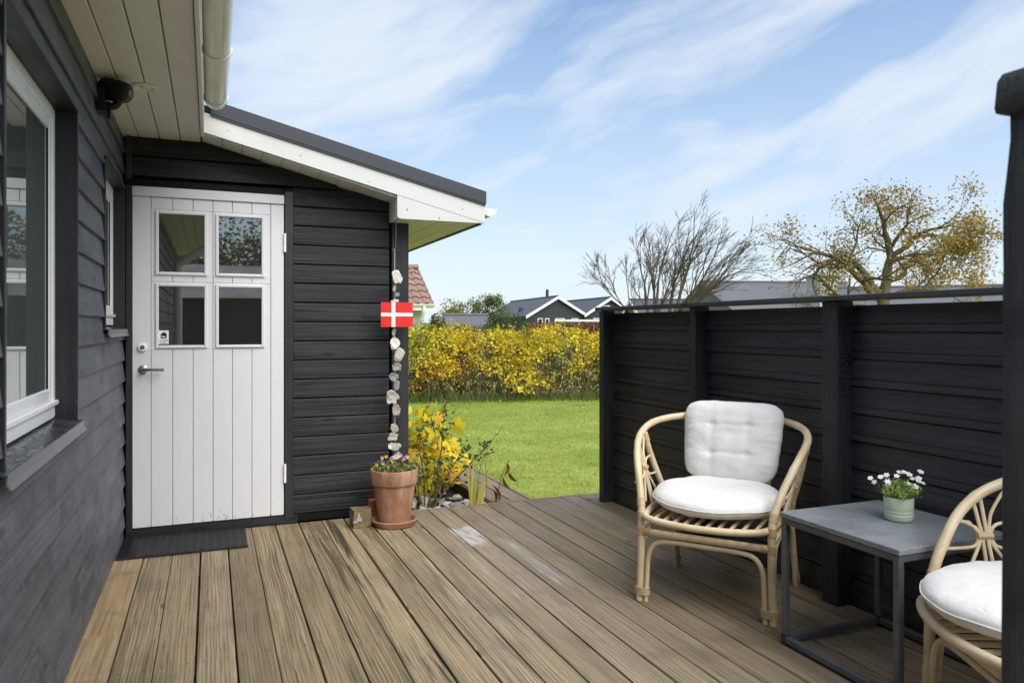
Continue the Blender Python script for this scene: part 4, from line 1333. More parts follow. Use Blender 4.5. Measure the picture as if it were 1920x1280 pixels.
def make_back_cushion():
    root = thing('back_cushion', 'square white tufted back cushion leaning in the rattan chair', 'cushion', loc_of(2.269, 2.916, w1, 0.012, 0.150, 0.520))
    n = 56
    tuft = [(-0.36, 0.36), (0.36, 0.36), (-0.36, -0.34), (0.36, -0.34)]

    def pt(s, t, side):
        # s,t in -1..1 ; slightly wider at the top, rounded corners
        k = 1 - 0.13 * (abs(s) ** 5) * (abs(t) ** 5)
        hw = 0.240 + 0.016 * t
        x = s * hw * k + 0.004 * mnoise.noise(Vector((t * 4, s * 2, 3)))
        z = t * 0.203 * k + 0.004 * mnoise.noise(Vector((s * 4, t * 2, 9)))
        e = max(0.0, (1 - abs(s) ** 3.4)) ** 0.55 * max(0.0, (1 - abs(t) ** 3.4)) ** 0.55
        th = 0.072 * e
        for (a, b) in tuft:
            d2 = ((s - a) ** 2 + (t - b) ** 2)
            th -= 0.007 * math.exp(-d2 / 0.005) + 0.004 * math.exp(-d2 / 0.07)
        # soft channels between the tufts
        for b in (0.36, -0.34):
            th -= 0.0040 * math.exp(-((t - b) / 0.05) ** 2) * e * (1 if abs(s) < 0.5 else 0.5)
        for a in (-0.36, 0.36):
            th -= 0.004 * math.exp(-((s - a) / 0.08) ** 2) * e
        # gathered wrinkles at the sides
        th += 0.0042 * math.sin(t * 34 + 4 * mnoise.noise(Vector((s * 2, t * 5, 1)))) * max(0, (abs(s) - 0.62)) * 2.0 * e
        th += 0.0075 * mnoise.noise(Vector((s * 3.2, t * 3.2, 6))) * e
        return (x, -max(th, 0.0) if side else max(th, 0.0) * 0.7, z)
    V = []; F = []
    for side in (1, 0):
        b = len(V)
        for j in range(n + 1):
            for i in range(n + 1):
                V.append(pt(-1 + 2 * i / n, -1 + 2 * j / n, side))
        for j in range(n):
            for i in range(n):
                a = b + j * (n + 1) + i
                F.append((a, a + 1, a + n + 2, a + n + 1) if side else (a + n + 1, a + n + 2, a + 1, a))
    mb = MB().add(V, F)
    me = mb.mesh('cover', M_FABRIC, (0, 0, 0))
    bm = bmesh.new(); bm.from_mesh(me)
    bmesh.ops.remove_doubles(bm, verts=bm.verts, dist=0.0004)
    bmesh.ops.recalc_face_normals(bm, faces=bm.faces)
    bm.to_mesh(me); bm.free()
    me.polygons.foreach_set('use_smooth', [True] * len(me.polygons))
    mesh_obj('cover', me, root, WL[root.name])
    for (a, b) in tuft:
        x, y, z = pt(a, b, 1)
        q = MB().lathe([(0.0065, 0), (0.006, 0.003), (0.002, 0.0045)], 8)
        q.v = [(x + vx, y - vz, z + vy) for vx, vy, vz in q.v]
        ob = q.build('tuft_button', M_FABRIC, root, (0, 0, 0), True)
        ob.location = (0, 0, 0)
    # lean back against the hoop
    root.location = Vector(loc_of(2.269, 2.916, w1, 0.004, 0.205, 0.695))
    root.rotation_euler = Matrix.Rotation(A1, 4, 'Z').__matmul__(Matrix.Rotation(R(-17), 4, 'X')).to_euler()
    return root


make_back_cushion()

# ---- side table
TX0, TX1, TY0, TY1, TZ = 2.120, 2.650, 1.792, 2.342, 0.530
table = thing('side_table', 'square grey side table with stone-look top and thin metal frame', 'table', (2.385, 2.067, 0))
board('tabletop', TX0 - 0.004, TX1 + 0.004, TY0 - 0.004, TY1 + 0.004, TZ - 0.020, TZ, M_GRANITE, table, 0.002)
b_ = 0.025
fz0, fz1 = TZ - 0.0205 - b_, TZ - 0.0205
for (a, b, c_, d_) in ((TX0, TX1, TY0, TY0 + b_), (TX0, TX1, TY1 - b_, TY1), (TX0, TX0 + b_, TY0 + b_, TY1 - b_), (TX1 - b_, TX1, TY0 + b_, TY1 - b_)):
    board('frame_rail', a, b, c_, d_, fz0, fz1, M_TFRAME, table, 0.002)
for (a, b, c_, d_) in ((TX0 + b_, TX1 - b_, TY1 - b_, TY1), (TX0, TX0 + b_, TY0 + b_, TY1 - b_), (TX1 - b_, TX1, TY0 + b_, TY1 - b_)):
    board('floor_rail', a, b, c_, d_, 0.012, 0.012 + b_, M_TFRAME, table, 0.002)
for (a, c_) in ((TX0, TY0), (TX0, TY1 - b_), (TX1 - b_, TY0), (TX1 - b_, TY1 - b_)):
    leg = board('leg', a, a + b_, c_, c_ + b_, 0.045, fz0, M_TFRAME, table, 0.002)
    board('foot', a, a + b_, c_, c_ + b_, 0.001, 0.0445, M_RUST, leg, 0.001)


# ---- celadon pot with white flowers
pot_c = (2.447, 2.070, TZ)
cpot = thing('small_planter', 'pale green ribbed ceramic pot on the grey side table', 'pot', pot_c)
prof = [(0.040, 0.0), (0.047, 0.002), (0.0505, 0.008), (0.0505, 0.014), (0.0515, 0.018), (0.0525, 0.022), (0.0515, 0.026), (0.0505, 0.029), (0.0525, 0.033), (0.0525, 0.037), (0.0508, 0.041), (0.0528, 0.046),
        (0.0525, 0.055), (0.0528, 0.088), (0.0520, 0.0905), (0.0500, 0.0905), (0.0492, 0.088), (0.0485, 0.070), (0.010, 0.0695)]
MB().lathe(prof, 40, pot_c).build('pot_body', M_CELADON, cpot, pot_c, True, 60)
MB().lathe([(0.048, 0.0700), (0.047, 0.074), (0.02, 0.076), (0.002, 0.075)], 20, pot_c).build('soil', M_SOIL, cpot, pot_c, True)


def leaf_cloud(centers, sizes, tints, mat_name, mat, aspect=0.55, up=0.3, dirs=None, fold=0.25):
    """one mesh of many small pointed leaves (4 verts, 2 tris each)"""
    C = np.asarray(centers, float); n = len(C)
    S = np.asarray(sizes, float)[:, None]
    if dirs is None:
        D = RNG.normal(size=(n, 3)); D[:, 2] = D[:, 2] * 0.7 + up
    else:
        D = np.asarray(dirs, float) + RNG.normal(size=(n, 3)) * 0.35
    D /= np.linalg.norm(D, axis=1)[:, None] + 1e-9
    Q = RNG.normal(size=(n, 3))
    W = np.cross(D, Q); W /= np.linalg.norm(W, axis=1)[:, None] + 1e-9
    N = np.cross(W, D)
    v = np.empty((n, 4, 3))
    v[:, 0] = C
    v[:, 1] = C + D * S * 0.5 + W * S * aspect * 0.5 + N * S * fold * 0.3
    v[:, 2] = C + D * S
    v[:, 3] = C + D * S * 0.5 - W * S * aspect * 0.5 + N * S * fold * 0.3
    me = bpy.data.meshes.new(mat_name)
    me.vertices.add(n * 4)
    me.vertices.foreach_set('co', v.reshape(-1))
    idx = (np.arange(n) * 4)[:, None, None] + np.array([[0, 1, 2], [0, 2, 3]])[None]
    me.loops.add(n * 6); me.polygons.add(n * 2)
    me.loops.foreach_set('vertex_index', idx.reshape(-1).astype(np.int32))
    me.polygons.foreach_set('loop_start', (np.arange(n * 2) * 3).astype(np.int32))
    me.polygons.foreach_set('loop_total', np.full(n * 2, 3, np.int32))
    at = me.attributes.new('tint', 'FLOAT', 'POINT')
    at.data.foreach_set('value', np.repeat(np.clip(tints, 0, 1), 4).astype(np.float32))
    me.materials.append(mat)
    me.update(calc_edges=True)
    return me


wf = thing('flowering_plant', 'small lime green plant with tiny white flowers in the ceramic pot', 'plant', (pot_c[0], pot_c[1], TZ + 0.075))
base = np.array([pot_c[0], pot_c[1], TZ + 0.074])
stm = MB(); cent = []; dirs = []
tips = []
for k in range(46):
    a = random.uniform(0, 6.283); l = random.uniform(0.0, 1.0) ** 0.6
    tip = base + np.array([math.cos(a) * 0.085 * l, math.sin(a) * 0.085 * l, random.uniform(0.045, 0.085) * (1.1 - 0.35 * l)])
    b0 = base + np.array([math.cos(a) * 0.03 * l, math.sin(a) * 0.03 * l, 0])
    md = (b0 + tip) / 2 + np.array([math.cos(a), math.sin(a), 0]) * -0.008
    stm.tube([b0, md, tip], [0.0012, 0.0009, 0.0006], 4)
    for q in range(80):
        t = random.uniform(0.15, 1.0)
        p = b0 * (1 - t) ** 2 + md * 2 * t * (1 - t) + tip * t * t
        cent.append(p + RNG.normal(size=3) * 0.0055)
stm.build('stems', M_GREENSTEM, wf)
me = leaf_cloud(cent, RNG.uniform(0.006, 0.012, len(cent)), RNG.uniform(0.1, 1, len(cent)), 'foliage', M_LIMELEAF, 0.5, 0.5)
mesh_obj('foliage', me, wf, (0, 0, 0))


def daisy_mesh():
    mb = MB()
    for k in range(5):
        a = 2 * math.pi * k / 5
        ca, sa = math.cos(a), math.sin(a)
        pts = [(0.001, 0, 0), (0.006, -0.0045, 0.001), (0.011, -0.0035, 0.0022), (0.012, 0, 0.0015), (0.011, 0.0035, 0.0022), (0.006, 0.0045, 0.001)]
        mb.add([(x * ca - y * sa, x * sa + y * ca, z) for x, y, z in pts], [(0, 1, 2, 3, 4, 5)])
    mb.lathe([(0.0022, 0.0), (0.0022, 0.0022), (0.0008, 0.003)], 6)
    return mb.mesh('flower', M_PETALW, (0, 0, 0))


DAISY = daisy_mesh()
# flower heads stand on the outer shoots (offset right, depth, up from the rim centre)
fl = [(-0.108, 0.00, 0.078), (-0.088, 0.01, 0.058), (-0.074, -0.01, 0.086), (-0.058, 0.02, 0.078), (-0.046, 0.0, 0.092), (-0.052, -0.02, 0.068), (-0.008, 0.0, 0.088), (0.004, 0.02, 0.083), (0.032, 0.02, 0.100),
      (0.040, 0.0, 0.094), (0.018, -0.03, 0.060), (0.026, -0.02, 0.056), (0.052, 0.0, 0.075), (0.064, -0.02, 0.071), (0.046, -0.03, 0.047), (0.054, -0.02, 0.043), (0.084, 0.0, 0.106), (0.078, 0.02, 0.068), (0.090, 0.0, 0.056),
      (-0.040, 0.0, 0.052), (0.072, -0.01, 0.080), (0.020, 0.03, 0.096)]
fst = MB()
for (r_, d_, z_) in fl:
    p = Vector((pot_c[0], pot_c[1], TZ + 0.090)) + RGT * r_ + FWD * d_ + Vector((0, 0, z_ * 0.85 + 0.004))
    o = mesh_obj('flower', DAISY, wf, p)
    dr = (p - Vector((pot_c[0], pot_c[1], TZ + 0.03))).normalized() + Vector((-0.5, -0.55, 0.1))
    o.rotation_euler = (dr + Vector((random.uniform(-.3, .3), random.uniform(-.3, .3), 0.3))).to_track_quat('Z', 'Y').to_euler()
    sc_ = random.uniform(0.85, 1.15); o.scale = (sc_,) * 3
    fst.tube([Vector((pot_c[0], pot_c[1], TZ + 0.08)) + RGT * r_ * 0.3, Vector((pot_c[0], pot_c[1], TZ + 0.11)) + RGT * r_ * 0.75 + FWD * d_ * 0.7, p], 0.0008, 4)
fst.build('flower_stalks', M_GREENSTEM, wf)

# ---- door mat: rubber lattice
mat_ = thing('door_mat', 'black rubber lattice mat in front of the white door', 'mat', (-0.14, 4.75, 0.002))
mx0, mx1, my0, my1 = -0.468, 0.190, 4.530, 4.955
lat = MB()
ncol, nrow = 15, 20
cw_ = (mx1 - mx0) / ncol; rh = (my1 - my0) / nrow
for i in range(ncol + 1):
    x = mx0 + cw_ * i
    lat.box(x - 0.0030, x + 0.0030, my0, my1, 0.0020, 0.0095)
for i in range(ncol):
    for j in range(nrow + 1):
        y = my0 + rh * (j + (0.5 if i % 2 else 0))
        if y > my1: continue
        x0_, x1_ = mx0 + cw_ * i, mx0 + cw_ * (i + 1)
        xm = (x0_ + x1_) / 2
        for (a, b, ya, yb) in ((x0_, xm, y, y + 0.006), (xm, x1_, y + 0.006, y)):
            lat.bar((a, ya, 0.009), (b, yb, 0.009), 0.0085, 0.014)
lat.build('lattice', M_RUBBER, mat_)
fr_ = MB()
fr_.box(mx0 - 0.004, mx1 + 0.004, my0 - 0.006, my0, 0.002, 0.014); fr_.box(mx0 - 0.004, mx1 + 0.004, my1, my1 + 0.006, 0.002, 0.014)
fr_.box(mx0 - 0.010, mx0 - 0.0045, my0, my1, 0.002, 0.014); fr_.box(mx1 + 0.0045, mx1 + 0.010, my0, my1, 0.002, 0.014)
fr_.build('rim', M_RUBBER, mat_)

# ---- terracotta pot with saucer
pc_ = (1.095, 4.690, 0.0)
saucer = thing('saucer', 'round terracotta saucer under the large flower pot', 'saucer', pc_)
MB().lathe([(0.105, 0.001), (0.125, 0.004), (0.142, 0.034), (0.1445, 0.040), (0.142, 0.044), (0.134, 0.043), (0.130, 0.036), (0.118, 0.014), (0.01, 0.013)], 48, pc_).build('dish', M_TERRA, saucer, (pc_[0], pc_[1], 0.16), True, 50)
fpot = thing('flower_pot', 'large weathered terracotta pot of pansies at the shed corner', 'flower pot', (pc_[0], pc_[1], 0.014))
pz = 0.0145
prof = [(0.094, pz), (0.100, pz + 0.004), (0.133, 0.262), (0.1335, 0.268), (0.146, 0.271), (0.149, 0.277), (0.153, 0.355), (0.151, 0.362), (0.145, 0.364), (0.139, 0.360), (0.136, 0.330), (0.01, 0.3295)]
MB().lathe(prof, 56, pc_).build('pot_body', M_TERRA, fpot, (pc_[0], pc_[1], 0.20), True, 45)
MB().lathe([(0.1355, 0.3300), (0.130, 0.337), (0.06, 0.345), (0.01, 0.343)], 30, pc_).build('soil', M_SOIL, fpot, None, True)

pansy = thing('pansies', 'purple and yellow pansies growing in the terracotta pot', 'flowers', (pc_[0], pc_[1], 0.345))
cent = []; sz = []
stm = MB()
for k in range(85):
    a = random.uniform(0, 6.283); l = math.sqrt(random.random())
    b0 = Vector((pc_[0] + 0.11 * l * math.cos(a), pc_[1] + 0.11 * l * math.sin(a), 0.335))
    tip = b0 + Vector((math.cos(a) * 0.02 + random.gauss(0, .012), math.sin(a) * 0.02 + random.gauss(0, .012), random.uniform(0.02, 0.075)))
    stm.tube([b0, (b0 + tip) / 2 + Vector((random.gauss(0, .004), random.gauss(0, .004), 0)), tip], [0.0016, 0.0012, 0.0008], 4)
    for q in range(9):
        t = random.uniform(0.2, 1.05)
        cent.append(b0 + (tip - b0) * t + Vector((random.gauss(0, .007), random.gauss(0, .007), random.gauss(0, .004)))); sz.append(random.uniform(0.012, 0.026))
# a trailing shoot over the rim
for k in range(14):
    t = k / 13
    cent.append(Vector((pc_[0] - 0.062 + 0.01 * math.sin(9 * t), pc_[1] - 0.140 - 0.012 * math.sin(t * 3), 0.362 - 0.075 * t))); sz.append(0.014)
stm.build('stems', M_GREENSTEM, pansy)
mesh_obj('foliage', leaf_cloud(cent, sz, RNG.uniform(0, 1, len(cent)), 'foliage', M_PANSYLEAF, 0.5, 0.4), pansy, (0, 0, 0))


def petal(mb, a, l, w_, z0_=0.0):
    ca, sa = math.cos(a), math.sin(a)
    pts = [(0.001, 0, z0_), (l * .45, -w_ * .48, z0_ + .001), (l * .85, -w_ * .42, z0_ + .003), (l, 0, z0_ + .002), (l * .85, w_ * .42, z0_ + .003), (l * .45, w_ * .48, z0_ + .001)]
    mb.add([(x * ca - y * sa, x * sa + y * ca, z) for x, y, z in pts], [(0, 1, 2, 3, 4, 5)])


def pansy_flower(bi):
    up, lo = MB(), MB()
    for a in (60, 120):
        petal(up, R(a), 0.019, 0.019)
    for a in (5, 175):
        petal(up if bi else lo, R(a), 0.016, 0.015, 0.0015)
    petal(lo, R(-90), 0.016, 0.021, 0.003)
    ey = MB(); ey.lathe([(0.0042, 0.004), (0.0036, 0.005), (0.001, 0.0055)], 7)
    return up.mesh('upper_petals', M_PURPLE), lo.mesh('lower_petals', M_ORANGE), ey.mesh('eye', M_INK)


PF = [pansy_flower(True), pansy_flower(False)]
pf = [(-0.112, 0.39), (-0.082, 0.425), (-0.070, 0.400), (-0.055, 0.435), (-0.022, 0.418), (-0.012, 0.403), (-0.035, 0.378), (0.010, 0.384), (0.050, 0.412), (0.030, 0.440), (0.062, 0.425), (-0.092, 0.366), (0.018, 0.452), (0.078, 0.432)]
for i, (r_, z_) in enumerate(pf):
    d_ = -0.055 + (z_ - 0.37) * 1.4 + random.uniform(-.02, .02)
    p = Vector((pc_[0], pc_[1], z_)) + RGT * r_ + FWD * d_
    fo = part_root('flower', pansy, p)
    for me in PF[i % 2 if i % 3 else 1]:
        o = mesh_obj(me.name, me, fo, p)
    nrm = Vector((-0.3 + random.uniform(-.4, .4), -0.85, 0.35 + random.uniform(-.2, .2))).normalized()
    xa = Vector((0, 0, 1)).cross(nrm).normalized(); ya = nrm.cross(xa)
    fo.rotation_euler = Matrix((xa, ya, nrm)).transposed().to_euler()
    s_ = random.uniform(0.62, 0.88); fo.scale = (s_,) * 3

# ---- perforated brick and old timber block by the wall
brick = thing('perforated_brick', 'red perforated brick standing behind the terracotta pot', 'brick', (1.015, 4.905, 0))
BM_ = bmesh.new()
bmesh.ops.create_cube(BM_, size=1.0)
bmesh.ops.scale(BM_, vec=(0.112, 0.055, 0.125), verts=BM_.verts)
for v in BM_.verts:
    if v.co.z > 0: v.co.x *= 0.72
bmesh.ops.bevel(BM_, geom=list(BM_.edges), offset=0.007, segments=2, affect='EDGES', profile=0.5)
bme = bpy.data.meshes.new('brick_body'); BM_.to_mesh(bme); BM_.free(); bme.materials.append(M_BRICK)
bo = mesh_obj('brick_body', bme, brick, (1.015, 4.905, 0.064))
hl = MB()
for r_ in range(5):
    for c_ in range(4):
        x = 1.015 + (c_ - 1.5) * 0.019 + (0.008 if r_ % 2 else 0) - 0.004; z = 0.036 + 0.0175 * r_
        hl.tube([(x, 4.8785, z), (x, 4.8768, z)], 0.0042, 8)
hl.build('brick_holes', M_DARKHOLE, brick)
blk = thing('timber_block', 'small mossy offcut of square timber with a pale smear beside the pot', 'block', (0.885, 4.735, 0))
BM_ = bmesh.new()
bmesh.ops.create_cube(BM_, size=1.0)
bmesh.ops.subdivide_edges(BM_, edges=list(BM_.edges), cuts=6, use_grid_fill=True)
for v in BM_.verts:
    v.co = Vector((v.co.x * 0.115, v.co.y * 0.085, v.co.z * 0.115)) + Vector([mnoise.noise(v.co * 3 + Vector((k * 5, 0, 0))) * 0.006 for k in range(3)])
bme = bpy.data.meshes.new('block_body'); BM_.to_mesh(bme); BM_.free(); bme.materials.append(M_STONE)
bo = mesh_obj('block_body', bme, blk, (0.885, 4.735, 0.060)); bo.rotation_euler = (0, 0, R(8))
sm = MB()
sp_ = [(-0.058, -0.02), (-0.030, 0.01), (-0.026, 0.038), (-0.016, 0.040), (-0.010, 0.012), (0.002, -0.002), (-0.004, -0.018), (-0.022, -0.016), (-0.040, -0.026)]
sm.prism([(0.885 + a, 0.060 + b) for a, b in sp_], (0, 4.6865, 0), (0, -1, 0), 0.004, (1, 0, 0), (0, 0, 1))
sm.build('pale_smear', M_SHELL[1], blk, smooth=False)

# ---- shell garland and wooden flag
GX, GY = 1.138, 4.868
gar = thing('shell_garland', 'string of pale oyster shells hanging from the shed eave above the pot', 'garland', (GX, GY, 1.2))
MB().tube(catmull([(GX + 0.004, GY - 0.012, 1.996), (GX + 0.007, GY, 1.985), (GX + 0.008, GY, 1.92), (GX + 0.006, GY, 1.83), (GX + 0.002, GY, 1.790), (GX - 0.006, GY, 1.782), (GX - 0.012, GY, 1.792)], 4), 0.0022, 6).build('hook', M_HOOK, gar, smooth=True)
MB().tube([(GX, GY, 1.79), (GX, GY, 1.4), (GX + 0.001, GY, 0.8), (GX + 0.002, GY, 0.36)], 0.0019, 6).build('string', M_STRING, gar, smooth=True)
PXM = 4.72 / 1386.7 * 1.0
sh_list = [(4, 520, 25, 36, 2), (-1, 541, 9, 15, 1), (4, 552, 11, 11, 1), (0, 566, 22, 13, 2), (-2, 622, 12, 20, 1), (-1, 643, 21, 31, 2), (7, 665, 24, 36, 0), (3, 687.5, 25, 20, 1), (-2, 706, 24, 20, 1),
           (3, 722, 15, 24, 1), (-6, 744, 30, 38, 2), (3, 768.5, 21, 26, 1), (-2, 802, 20, 24, 0), (-4, 818, 25, 22, 0), (-6, 835, 22, 16, 2), (1, 838, 28, 18, 0), (2, 856, 27, 12, 2)]
for i, (dx, py, pw, ph, mi) in enumerate(sh_list):
    z = 1.27 + (613 - py) / 1386.7 * 4.938
    o = mesh_obj('shell', shell_mesh('shell', 20 + i, M_SHELL[mi], 0.42, 0.35 + 0.25 * (i % 3)), gar, (GX + dx * 0.0036, GY - 0.012, z))
    hw, hh = pw * 0.00356 * 0.56, ph * 0.00356 * 0.5
    o.rotation_euler = (R(90 + random.uniform(-14, 14)), random.uniform(-0.5, 0.5), random.uniform(-.3, .3))
    o.scale = (hw * 0.80, hh * 0.74, min(hw, hh) * 0.45)
flag = thing('flag_sign', 'small red wooden flag with a white cross hanging on the shell string', 'flag', (1.146, 4.845, 1.35))
fx0, fx1, fz0_, fz1_ = 1.039, 1.254, 1.271, 1.434
cx0, cx1, cz0, cz1 = 1.110, 1.135, 1.3415, 1.3640
fl_ = MB().box(fx0, fx1, 4.838, 4.850, fz0_, fz1_).build('board', M_RED, flag)
MB().box(cx0, cx1, 4.8368, 4.8379, fz0_ + .0004, fz1_ - .0004).build('cross_upright', M_FLAGW, flag)
MB().box(fx0 + .0004, cx0 - .0001, 4.8368, 4.8379, cz0, cz1).box(cx1 + .0001, fx1 - .0004, 4.8368, 4.8379, cz0, cz1).build('cross_arm', M_FLAGW, flag)

# ================================================================== PLANTS IN THE BED
def lobed_leaf(seed):
    rr = random.Random(seed)
    angs = [(-155, 0.42), (-120, 0.72), (-92, 0.60), (-55, 0.90), (-28, 0.72), (0, 1.0), (28, 0.72), (55, 0.90), (92, 0.60), (120, 0.72), (155, 0.42)]
    V = [(0, 0, 0)]
    for a, r_ in angs:
        r_ *= rr.uniform(0.85, 1.12)
        for da, k in ((-13, 0.90), (0, 1.0), (13, 0.90)) if r_ > 0.66 else ((0, 1.0),):
            t = R(a + da)
            x, y = math.sin(t) * r_ * k, math.cos(t) * r_ * k + 0.22
            V.append((x, y, -0.28 * (x * x) - 0.22 * max(0, y - 0.3) ** 2 + 0.05 * mnoise.noise(Vector((x * 3, y * 3, seed)))))
    V.append((0, 0.35, 0.05))
    n = len(V)
    F = [(n - 1, i, i + 1) for i in range(1, n - 2)] + [(n - 1, 0, 1), (n - 1, n - 2, 0)]
    me = MB().add(V, F).mesh('leaf', M_YELLEAF)
    return me


LOBED = [lobed_leaf(k) for k in range(6)]
shrub = thing('yellow_shrub', 'leafy shrub with large lobed bright yellow leaves beside the shed corner', 'shrub', (1.62, 5.75, -0.08))
stm = MB(); tips = []
for k in range(11):
    b0 = Vector((1.58 + random.uniform(-.12, .14), 5.72 + random.uniform(-.2, .25), -0.09))
    tip = Vector((random.uniform(1.34, 1.95), random.uniform(5.35, 6.3), random.uniform(0.25, 0.66)))
    tip.z -= max(0, tip.x - 1.55) * 0.7
    pts = catmull([b0, b0 * 0.6 + tip * 0.4 + Vector((0, 0, 0.12)), tip], 5)
    stm.tube(pts, [0.009 - 0.006 * i / (len(pts) - 1) for i in range(len(pts))], 6)
    tips.append(pts)
stm.build('stems', M_STEM, shrub, smooth=True)
for k in range(270):
    pts = random.choice(tips)
    p = random.choice(pts[2:]) + Vector((random.gauss(0, .09), random.gauss(0, .10), random.gauss(0, .06)))
    p.z = max(p.z, -0.02); p.x = min(max(p.x, 1.30), 1.98)
    o = mesh_obj('leaf', random.choice(LOBED), shrub, p)
    s_ = random.uniform(0.034, 0.070) if k > 50 else random.uniform(0.070, 0.105)
    o.scale = (s_, s_, s_)
    out = Vector((random.gauss(-0.2, .5), random.gauss(-0.8, .4), random.gauss(0.35, .4)))
    q = out.to_track_quat('Z', 'Y')
    o.rotation_euler = q.to_euler()
    o.rotation_euler.rotate_axis('Z', random.uniform(0, 6.28))

rose = thing('rose_bush', 'thin rose bush with dark green leaves leaning over the shell bed', 'shrub', (1.47, 5.28, -0.09))
stm = MB(); cent = []; sz = []
RS = [[(1.44, 5.22, -0.09), (1.56, 5.26, 0.08), (1.70, 5.32, 0.24), (1.80, 5.36, 0.37)], [(1.46, 5.24, -0.09), (1.53, 5.3, 0.14), (1.60, 5.34, 0.33), (1.63, 5.4, 0.50), (1.66, 5.4, 0.63)],
      [(1.45, 5.26, -0.09), (1.47, 5.34, 0.15), (1.45, 5.4, 0.36), (1.48, 5.42, 0.48)], [(1.47, 5.20, -0.09), (1.60, 5.26, 0.05), (1.78, 5.30, 0.20), (1.90, 5.32, 0.30), (1.97, 5.32, 0.36)],
      [(1.43, 5.22, -0.09), (1.40, 5.25, 0.10), (1.42, 5.30, 0.28)]]
for s_ in RS:
    pts = catmull(s_, 6)
    stm.tube(pts, [0.0075 - 0.0055 * i / (len(pts) - 1) for i in range(len(pts))], 6)
    for i in range(len(pts) // 3, len(pts)):
        for q in range(5):
            c0 = pts[i] + Vector((random.gauss(0, .03), random.gauss(0, .04), random.gauss(0.01, .03)))
            cent.append(c0); sz.append(random.uniform(0.028, 0.052))
stm.build('stems', M_STEM, rose, smooth=True)
mesh_obj('foliage', leaf_cloud(cent, sz, RNG.uniform(0, 1, len(cent)), 'foliage', M_ROSELEAF, 0.62, 0.25), rose, (0, 0, 0))

iris = thing('iris_clump', 'clump of yellowing sword-shaped leaves at the deck edge', 'plant', (1.76, 5.05, -0.08))
blades = [(1.735, 1.770, 0.37, .016), (1.765, 1.800, 0.34, .018), (1.745, 1.720, 0.24, .022), (1.775, 1.862, 0.21, .020), (1.790, 1.895, 0.25, .022), (1.755, 1.775, 0.16, .018), (1.800, 1.880, 0.13, .018), (1.780, 1.815, 0.14, .016), (1.74, 1.752, 0.30, .014)]
for (xa, xb, h_, wd) in blades:
    mb = MB(); n = 8
    yb_ = 5.05 + random.uniform(-.01, .03)
    for i in range(n + 1):
        t = i / n
        x = xa + (xb - xa) * t ** 1.3; z = -0.08 + (h_ + 0.08) * t; w_ = wd * (1 - t ** 3.0) * 0.5 + 0.0006
        y = yb_ + 0.03 * t * t
        mb.v += [(x - w_, y, z), (x, y + 0.003, z), (x + w_, y, z)]
    for i in range(n):
        for k in range(2):
            a = i * 3 + k
            mb.f.append((a, a + 1, a + 4, a + 3))
    mb.build('leaf', M_IRIS, iris)
MB().tube(catmull([(1.77, 5.06, -0.08), (1.80, 5.08, 0.12), (1.84, 5.10, 0.28), (1.92, 5.12, 0.42), (2.02, 5.14, 0.53)], 5), [0.0026] * 21, 5).build('stalk', M_GREENSTEM, iris, smooth=True)
MB().tube(catmull([(1.86, 5.06, -0.02), (1.862, 5.06, 0.15), (1.85, 5.06, 0.30)], 5), 0.0018, 5).build('stalk', M_STEM, iris, smooth=True)
lily = thing('withered_lily', 'withered stalk with curled orange-brown leaves at the boardwalk corner', 'plant', (1.925, 5.03, -0.01))
MB().tube(catmull([(1.925, 5.03, -0.01), (1.95, 5.04, 0.10), (1.985, 5.05, 0.20), (2.04, 5.06, 0.295)], 5), [0.003] * 16, 5).build('stalk', M_STEM, lily, smooth=True)
for (x, z, l, tilt, wd) in ((1.955, 0.005, 0.13, 82, .022), (1.935, -0.005, 0.05, 150, .03), (1.985, 0.165, -0.10, 88, .026), (1.995, 0.185, 0.085, 40, .03), (2.03, 0.20, -0.10, 100, .034), (1.925, 0.0, 0.09, 70, 0.02)):
    mb = MB(); n = 7
    for i in range(n + 1):
        t = i / n; w_ = wd * math.sin(math.pi * (0.06 + 0.94 * t)) * 0.5 + 0.001
        a = R(tilt) + 0.6 * t
        px_ = x + l * t * math.cos(a); pz_ = z + l * t * math.sin(a)
        mb.v += [(px_ - w_, 5.045 - 0.012 * math.sin(3 * t), pz_), (px_, 5.045 + 0.010, pz_), (px_ + w_, 5.04 - 0.012 * t, pz_)]
    for i in range(n):
        for k in range(2):
            a = i * 3 + k
            mb.f.append((a, a + 1, a + 4, a + 3))
    mb.build('leaf', M_DRY, lily)

